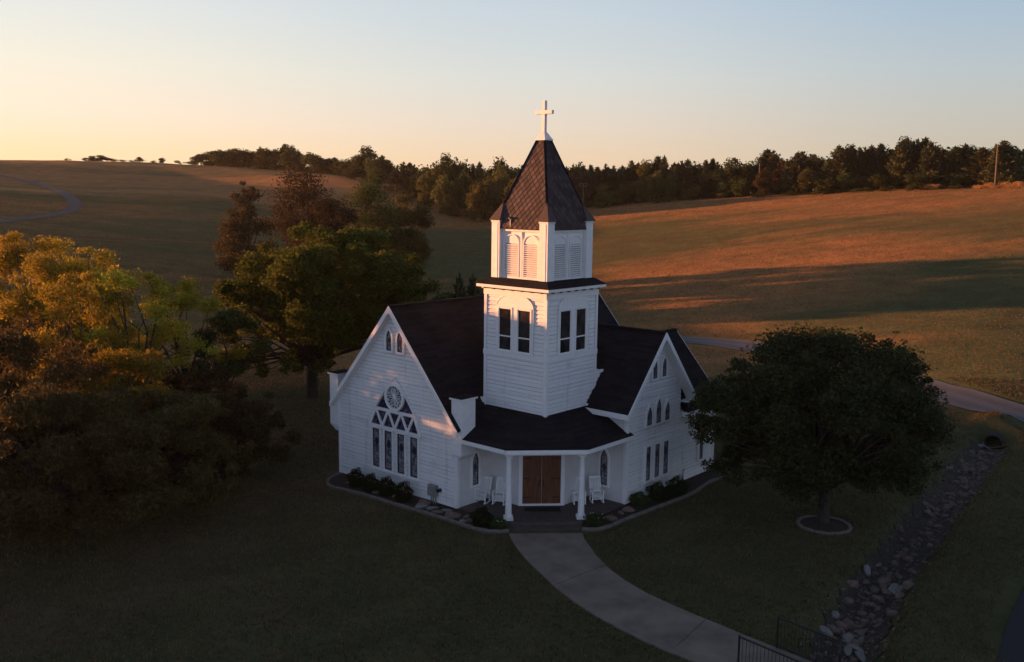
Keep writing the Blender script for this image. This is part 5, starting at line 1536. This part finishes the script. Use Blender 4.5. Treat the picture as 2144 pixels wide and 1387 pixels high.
for px, ty, D, R, lb in ((962, 586, 64, .95, 'dark cedar peeking over the nave roof beside the shade tree'), (990, 588, 63, .9, 'dark cedar peeking over the nave roof next to the tower eave')):
    p = far_at(px, ty, D); far_tree('jun', p.x, p.y, p.z - gz(p.x, p.y), R * 1.6, lb, 'cedars behind the nave')

# skyline trees: (px, top y, half width px, kind)
def row(lst, Df, fmt, group, cat='tree', hmin=1.2):
    lst = sorted(lst, key=lambda t: t[0]); byk = {}
    for t in lst: byk.setdefault(t[3], []).append(t)
    for px, ty, hw_, kind in lst:
        D = Df(px) + random.uniform(-4, 5); p = far_at(px, ty, D); z = gz(p.x, p.y)
        H = max(hmin, p.z - z); R = hw_ / 2000 * D * (1.5 if kind == 'jun' else 1.4)
        L = byk[kind]; i = L.index((px, ty, hw_, kind))
        far_tree(kind, p.x, p.y, H, R, fmt(kind, i, len(L)), group, cat)
kn = {'jun': 'dark spiky juniper', 'dec': 'round green tree', 'aut': 'olive gold leafy tree', 'rust': 'rusty orange leafy tree', 'bush': 'low bushy shrub'}
def Dr(px): return slope_dist(px, float(np.interp(px, EDGE_X, EDGE_Y))) + 9
right = [(1165, 356, 22, 'dec'), (1186, 352, 20, 'jun'), (1205, 345, 20, 'dec'), (1222, 349, 14, 'jun'), (1237, 347, 14, 'jun'), (1252, 352, 15, 'jun'), (1268, 346, 15, 'jun'), (1285, 350, 13, 'jun'), (1303, 349, 14, 'jun'),
         (1322, 339, 16, 'jun'), (1337, 343, 13, 'jun'), (1352, 346, 22, 'aut'), (1378, 329, 18, 'jun'), (1391, 330, 16, 'jun'), (1412, 343, 18, 'jun'), (1440, 336, 18, 'jun'), (1462, 344, 24, 'dec'), (1478, 337, 14, 'jun'), (1493, 334, 16, 'jun'),
         (1515, 346, 26, 'dec'), (1545, 344, 26, 'dec'), (1572, 342, 22, 'dec'), (1607, 315, 22, 'jun'), (1620, 318, 16, 'jun'), (1640, 334, 17, 'rust'), (1655, 336, 16, 'jun'), (1670, 322, 16, 'jun'), (1680, 320, 18, 'jun'), (1710, 324, 26, 'aut'),
         (1740, 335, 16, 'dec'), (1757, 307, 20, 'jun'), (1773, 312, 14, 'jun'), (1784, 308, 16, 'jun'), (1800, 312, 16, 'jun'), (1825, 307, 18, 'jun'), (1845, 303, 18, 'jun'), (1868, 315, 18, 'jun'), (1890, 297, 18, 'jun'), (1900, 294, 17, 'jun'), (1913, 299, 16, 'jun'),
         (1938, 291, 22, 'jun'), (1950, 300, 18, 'jun'), (1975, 314, 18, 'jun'), (2000, 309, 20, 'jun'), (2021, 305, 26, 'jun'), (2058, 311, 22, 'jun'), (2090, 305, 16, 'jun'), (2103, 297, 22, 'jun'), (2116, 308, 18, 'jun'), (2143, 352, 16, 'jun')]
row(right, Dr, lambda k, i, n: '%s, %s such tree from the right in the far right tree line' % (kn[k], ordinal(n - 1 - i)), 'trees of the far right tree line')
# second row showing between the first ones
gaps = [(px + random.uniform(4, 12), ty + 7 + random.uniform(-2, 7), hw_ + 4, 'dec' if k % 3 else 'jun') for k, (px, ty, hw_, kd) in enumerate(right)]
row(gaps, lambda px: Dr(px) + 11, lambda k, i, n: '%s half hidden in the back row of the far right tree line' % kn[k], 'back row of the far right tree line')
front = [(1232, 398, 16, 'aut'), (1262, 392, 18, 'aut'), (1290, 400, 16, 'bush'), (1312, 380, 15, 'aut'), (1345, 372, 17, 'aut'), (1372, 366, 16, 'aut'), (1400, 374, 18, 'dec'), (1432, 380, 16, 'dec'), (1450, 388, 14, 'aut'), (1485, 385, 16, 'dec'), (1520, 376, 18, 'dec'), (1555, 380, 16, 'dec'),
         (1600, 356, 15, 'rust'), (1632, 378, 14, 'dec'), (1660, 372, 16, 'dec'), (1695, 352, 16, 'aut'), (1735, 372, 18, 'dec'), (1770, 368, 18, 'dec'), (1818, 374, 14, 'aut'), (1846, 366, 16, 'dec'), (1880, 372, 16, 'dec'), (1925, 362, 18, 'dec'), (1962, 356, 18, 'aut'), (2005, 370, 18, 'dec')]
row(front, lambda px: Dr(px) - 5, lambda k, i, n: 'lower %s before the far right tree line, %s such from the right' % (kn[k].replace('olive gold ', 'olive '), ordinal(n - 1 - i)), 'lower trees in front of the far tree line')
shr = [(1370 + 30 * i + random.uniform(-9, 9), 0, random.uniform(8, 13), 'bush') for i in range(22)]
shr = [(px, float(np.interp(px, [1370, 1500, 1650, 1800, 1950, 2050], [422, 410, 402, 396, 390, 386])) - random.uniform(-3, 5), w_, k) for px, _, w_, k in shr if px < 2040]
row(shr, lambda px: Dr(px) - 8, lambda k, i, n: 'low scrubby bush at the field edge, %s from the right' % ordinal(n - 1 - i), 'bushes along the field edge', 'shrub', .9)
def Dm(px): return np.interp(px, [400, 600, 760, 900, 1100], [410, 370, 325, 286, 272])
mid = [(420, 321, 14, 'dec'), (437, 324, 14, 'dec'), (470, 309, 26, 'dec'), (490, 318, 18, 'dec'), (520, 315, 24, 'dec'), (553, 311, 26, 'dec'), (578, 309, 22, 'dec'), (597, 303, 15, 'jun'), (612, 313, 16, 'dec'), (625, 319, 14, 'jun'), (657, 321, 22, 'dec'), (684, 334, 15, 'jun'), (700, 331, 16, 'jun'), (716, 336, 14, 'dec'), (733, 330, 16, 'dec'),
       (752, 340, 16, 'jun'), (770, 317, 22, 'dec'), (788, 330, 18, 'dec'), (800, 327, 16, 'jun'), (812, 336, 16, 'jun'), (845, 341, 12, 'jun'), (858, 342, 13, 'jun'), (872, 352, 13, 'jun'), (890, 350, 18, 'dec'), (918, 333, 24, 'dec'), (935, 338, 20, 'dec'), (955, 336, 20, 'dec'), (972, 341, 18, 'dec'), (990, 346, 14, 'jun'), (1004, 342, 14, 'jun'), (1020, 343, 18, 'dec'), (1045, 347, 22, 'dec'), (1062, 343, 22, 'dec'), (1088, 352, 22, 'dec'), (1115, 356, 20, 'dec'), (1140, 358, 18, 'dec')]
row(mid, Dm, lambda k, i, n: '%s on the skyline left of the spire, %s such from the left' % (kn[k], ordinal(i)), 'skyline trees left of the spire')
midf = [(742, 352, 18, 'dec'), (790, 352, 20, 'dec'), (830, 358, 18, 'jun'), (868, 362, 18, 'dec'), (895, 362, 18, 'aut'), (935, 378, 20, 'aut'), (968, 362, 18, 'dec'), (985, 385, 18, 'dec'), (1008, 371, 20, 'aut'), (1035, 378, 18, 'aut'), (1052, 360, 22, 'aut'), (1078, 366, 22, 'aut'), (1105, 372, 18, 'aut'), (1020, 400, 16, 'dec'), (1060, 402, 18, 'dec'), (1120, 395, 18, 'dec'), (1085, 398, 16, 'dec'), (950, 398, 14, 'dec')]
row(midf, lambda px: Dm(px) - 22, lambda k, i, n: 'lower %s before the skyline left of the spire, %s such from the left' % (kn[k].replace('olive gold ', 'olive '), ordinal(i)), 'lower trees left of the spire')
crest = [(141, 333, 5, 'bush'), (186, 330, 9, 'dec'), (204, 327, 13, 'dec'), (224, 331, 12, 'dec'), (254, 335, 9, 'bush'), (278, 337, 8, 'bush'), (291, 329, 8, 'jun'), (319, 337, 7, 'bush'), (338, 331, 6, 'dec'), (373, 336, 6, 'bush'), (395, 338, 9, 'bush'), (408, 337, 6, 'bush')]
row(crest, lambda px: 424, lambda k, i, n: '%s on the bare left hill crest, %s such from the left' % ({'dec': 'small leafy tree', 'jun': 'little pointed juniper', 'bush': 'tiny bush'}[k], ordinal(i)), 'lone trees on the left hill crest', 'tree', .8)

# wood behind the rows that reads as one mass
W_ = []
for px in range(440, 2150, 7):
    if px < 760: D, ty = Dm(px) + 8, 338 + (px - 440) * .05
    elif px < 1150: D, ty = Dm(px) + 10, 347
    else: D, ty = Dr(px) + 16, float(np.interp(px, [1150, 1500, 1700, 1900, 2120], [354, 350, 334, 312, 314]))
    p = far_at(px + random.uniform(-5, 5), ty, D); z = gz(p.x, p.y); H = max(1.5, p.z - z)
    W_.append(blob_points((p.x, p.y, z + H * .45), (2.8, 2.8, H * .56), 210, rng, .3))
v, q = leaf_quads(np.concatenate(W_), .75, .65, .3)
tag(fast_mesh('woodland', v, q, MAT['leaf_green']), 'far off wood filling in behind the tree lines', 'woodland', kind='stuff')

for k in PROTO:
    for o, tm in PROTO[k]: bpy.data.objects.remove(o)

# utility poles
def pole(px, ty, by, D, label, arms, lean=0.0):
    p = far_at(px, by, D); z = gz(p.x, p.y); t = far_at(px + lean, ty, D)
    o = tag(empty('utility_pole', (p.x, p.y, z)), label, 'utility pole')
    mb = MB(); top = Vector((t.x - p.x, t.y - p.y, t.z - z)); mb.tube([(0, 0, -.5), tuple(top)], [.14, .10], 8); mb.build('pole', MAT['polewood'], o)
    for k in range(arms):
        mb = MB(); c = top * (1 - .03 - .09 * k); mb.bar(c - Vector((1.1, .2, 0)), c + Vector((1.1, .2, 0)), .12, .12); mb.build('crossarm', MAT['polewood'], o)
        for s in (-1, -.5, .5, 1):
            mb = MB(); mb.tube([c + Vector((s, s * .2, .06)), c + Vector((s, s * .2, .26))], .05, 6); mb.build('insulator', MAT['meter'], o)
pole(2083, 304, 392, slope_dist(2083, 396) + 1, 'tall bare pale pole leaning in front of the junipers at the right', 0, 6)
pole(1587, 342, 412, slope_dist(1587, 412) + 2, 'thin bare pole in front of the rusty orange tree', 0, 4)
pole(1221, 384, 430, 262, 'pole with two crossarms just right of the spire', 2)

# ------------------------------------------------------------------ grass (nobody could count it)
def in_poly(x, y, poly):
    c = np.zeros(x.shape, bool); n = len(poly); j = n - 1
    for i in range(n):
        xi, yi = poly[i]; xj, yj = poly[j]
        k = ((yi > y) != (yj > y)) & (x < (xj - xi) * (y - yi) / (yj - yi + 1e-12) + xi); c ^= k; j = i
    return c
BEDS = [[(p.x, p.y) for p in curbL] + [(P(0.9, -2.3, 0).x, P(0.9, -2.3, 0).y), (P(3, -2, 0).x, P(3, -2, 0).y), (P(12, -2.2, 0).x, P(12, -2.2, 0).y)],
        [(p.x, p.y) for p in curbR] + [(P(-2, 12.2, 0).x, P(-2, 12.2, 0).y), (P(-2, 3.7, 0).x, P(-2, 3.7, 0).y)]]
ASPH = [(p.x, p.y) for p in pts] if False else None
def free_ground(x, y):
    u = x * UX + y * UY; v_ = x * VX + y * VY
    k = ~((u > -2.7) & (v_ > -2.8) & (u < 13) & (v_ < 14))
    k &= ~in_poly(x, y, WALK)
    for b_ in BEDS: k &= ~in_poly(x, y, b_)
    d, _ = poly_dist(x, y, DITCH_S); k &= d > 1.25
    d, _ = poly_dist(x, y, ROAD_S); k &= d > 2.5
    k &= np.hypot(x - rc.x, y - rc.y) > 1.25
    k &= ~((x > 15.2) & (y < -6.0 - (x - 19) * 0.0) & (x + .62 * (-y) > 22.2))
    k &= ~((x > -1.7) & (x < 1.9) & (y > -2.2) & (y < 1))
    return k
def tufts(name, n, amin, amax, dmin, dmax, h, w_, blades, mat, power=1.0, keep=None):
    g = np.random.default_rng(len(name))
    a = R_(amin) + (R_(amax) - R_(amin)) * g.random(n); d = dmin + (dmax - dmin) * g.random(n) ** power
    x = CAM.x + np.sin(a) * d; y = CAM.y + np.cos(a) * d
    k = free_ground(x, y)
    if keep is not None: k &= keep(x, y)
    x, y = x[k], y[k]; z = hz(x, y) - .015
    V_ = []; 
    m = len(x)
    for b_ in range(blades):
        t = g.random(m) * 6.283; hh = h * (.5 + g.random(m)); lean = .6 * h * (g.random((m, 2)) - .5) * 2
        ox = (g.random(m) - .5) * w_ * 4; oy = (g.random(m) - .5) * w_ * 4
        p0 = np.c_[x + ox - np.cos(t) * w_, y + oy - np.sin(t) * w_, z]; p1 = np.c_[x + ox + np.cos(t) * w_, y + oy + np.sin(t) * w_, z]
        p2 = np.c_[x + ox + lean[:, 0], y + oy + lean[:, 1], z + hh]
        V_.append(np.stack([p0, p1, p2], 1))
    v = np.concatenate(V_).reshape(-1, 3); q = np.arange(len(v)).reshape(-1, 3)
    return tag(fast_mesh(name, v, q, MAT[mat]), kind='stuff')
tufts('lawn_grass', 200000, -33, 33, 24, 80, .105, .025, 2, 'grass_lawn', .75)
tufts('hay_grass', 320000, -31, 31, 76, 260, .10, .035, 2, 'grass_field', .7)
# taller russet grass by the bare pole
g = np.random.default_rng(5); A_ = []
for k in range(420):
    px = 2042 + 110 * g.random(); D = slope_dist(px, 396) + 5 * g.random(); p = far_at(px, 392, D); z = gz(p.x, p.y)
    A_.append(np.c_[p.x + g.normal(size=14) * .35, p.y + g.normal(size=14) * .35, z + (.35 + .75 * (.5 + .5 * math.sin(px * .21)) * min(1, (px - 2040) / 30)) * g.random(14)])
for k in range(120):
    px = 1938 + 26 * g.random(); D = slope_dist(px, 398) + 4 * g.random(); p = far_at(px, 392, D); z = gz(p.x, p.y)
    A_.append(np.c_[p.x + g.normal(size=14) * .3, p.y + g.normal(size=14) * .3, z + 1.0 * g.random(14)])
v, q = leaf_quads(np.concatenate(A_), .5, .16, 0, 0, g)
tag(fast_mesh('tall_grass', v, q, MAT['tallgrass']), kind='stuff')
bpy.context.view_layer.update()

# ------------------------------------------------------------------ morning air over the valley
m = bpy.data.materials.new('thin_morning_air'); m.use_nodes = True; nt = m.node_tree
nt.nodes.remove(nt.nodes['Principled BSDF'])
pv_ = nt.nodes.new('ShaderNodeVolumePrincipled'); pv_.inputs['Color'].default_value = (1.0, 0.95, 0.9, 1)
pv_.inputs['Density'].default_value = 0.00005; pv_.inputs['Anisotropy'].default_value = 0.35
nt.links.new(pv_.outputs[0], nt.nodes['Material Output'].inputs['Volume'])
mb = MB(); mb.wbox(-2600, 2600, -2600, 2600, float(gzv.min()) - 1.0, max(44.0, float(gzv.max()) + 3.0))
hz_o = mb.build('haze', m); tag(hz_o, kind='stuff')
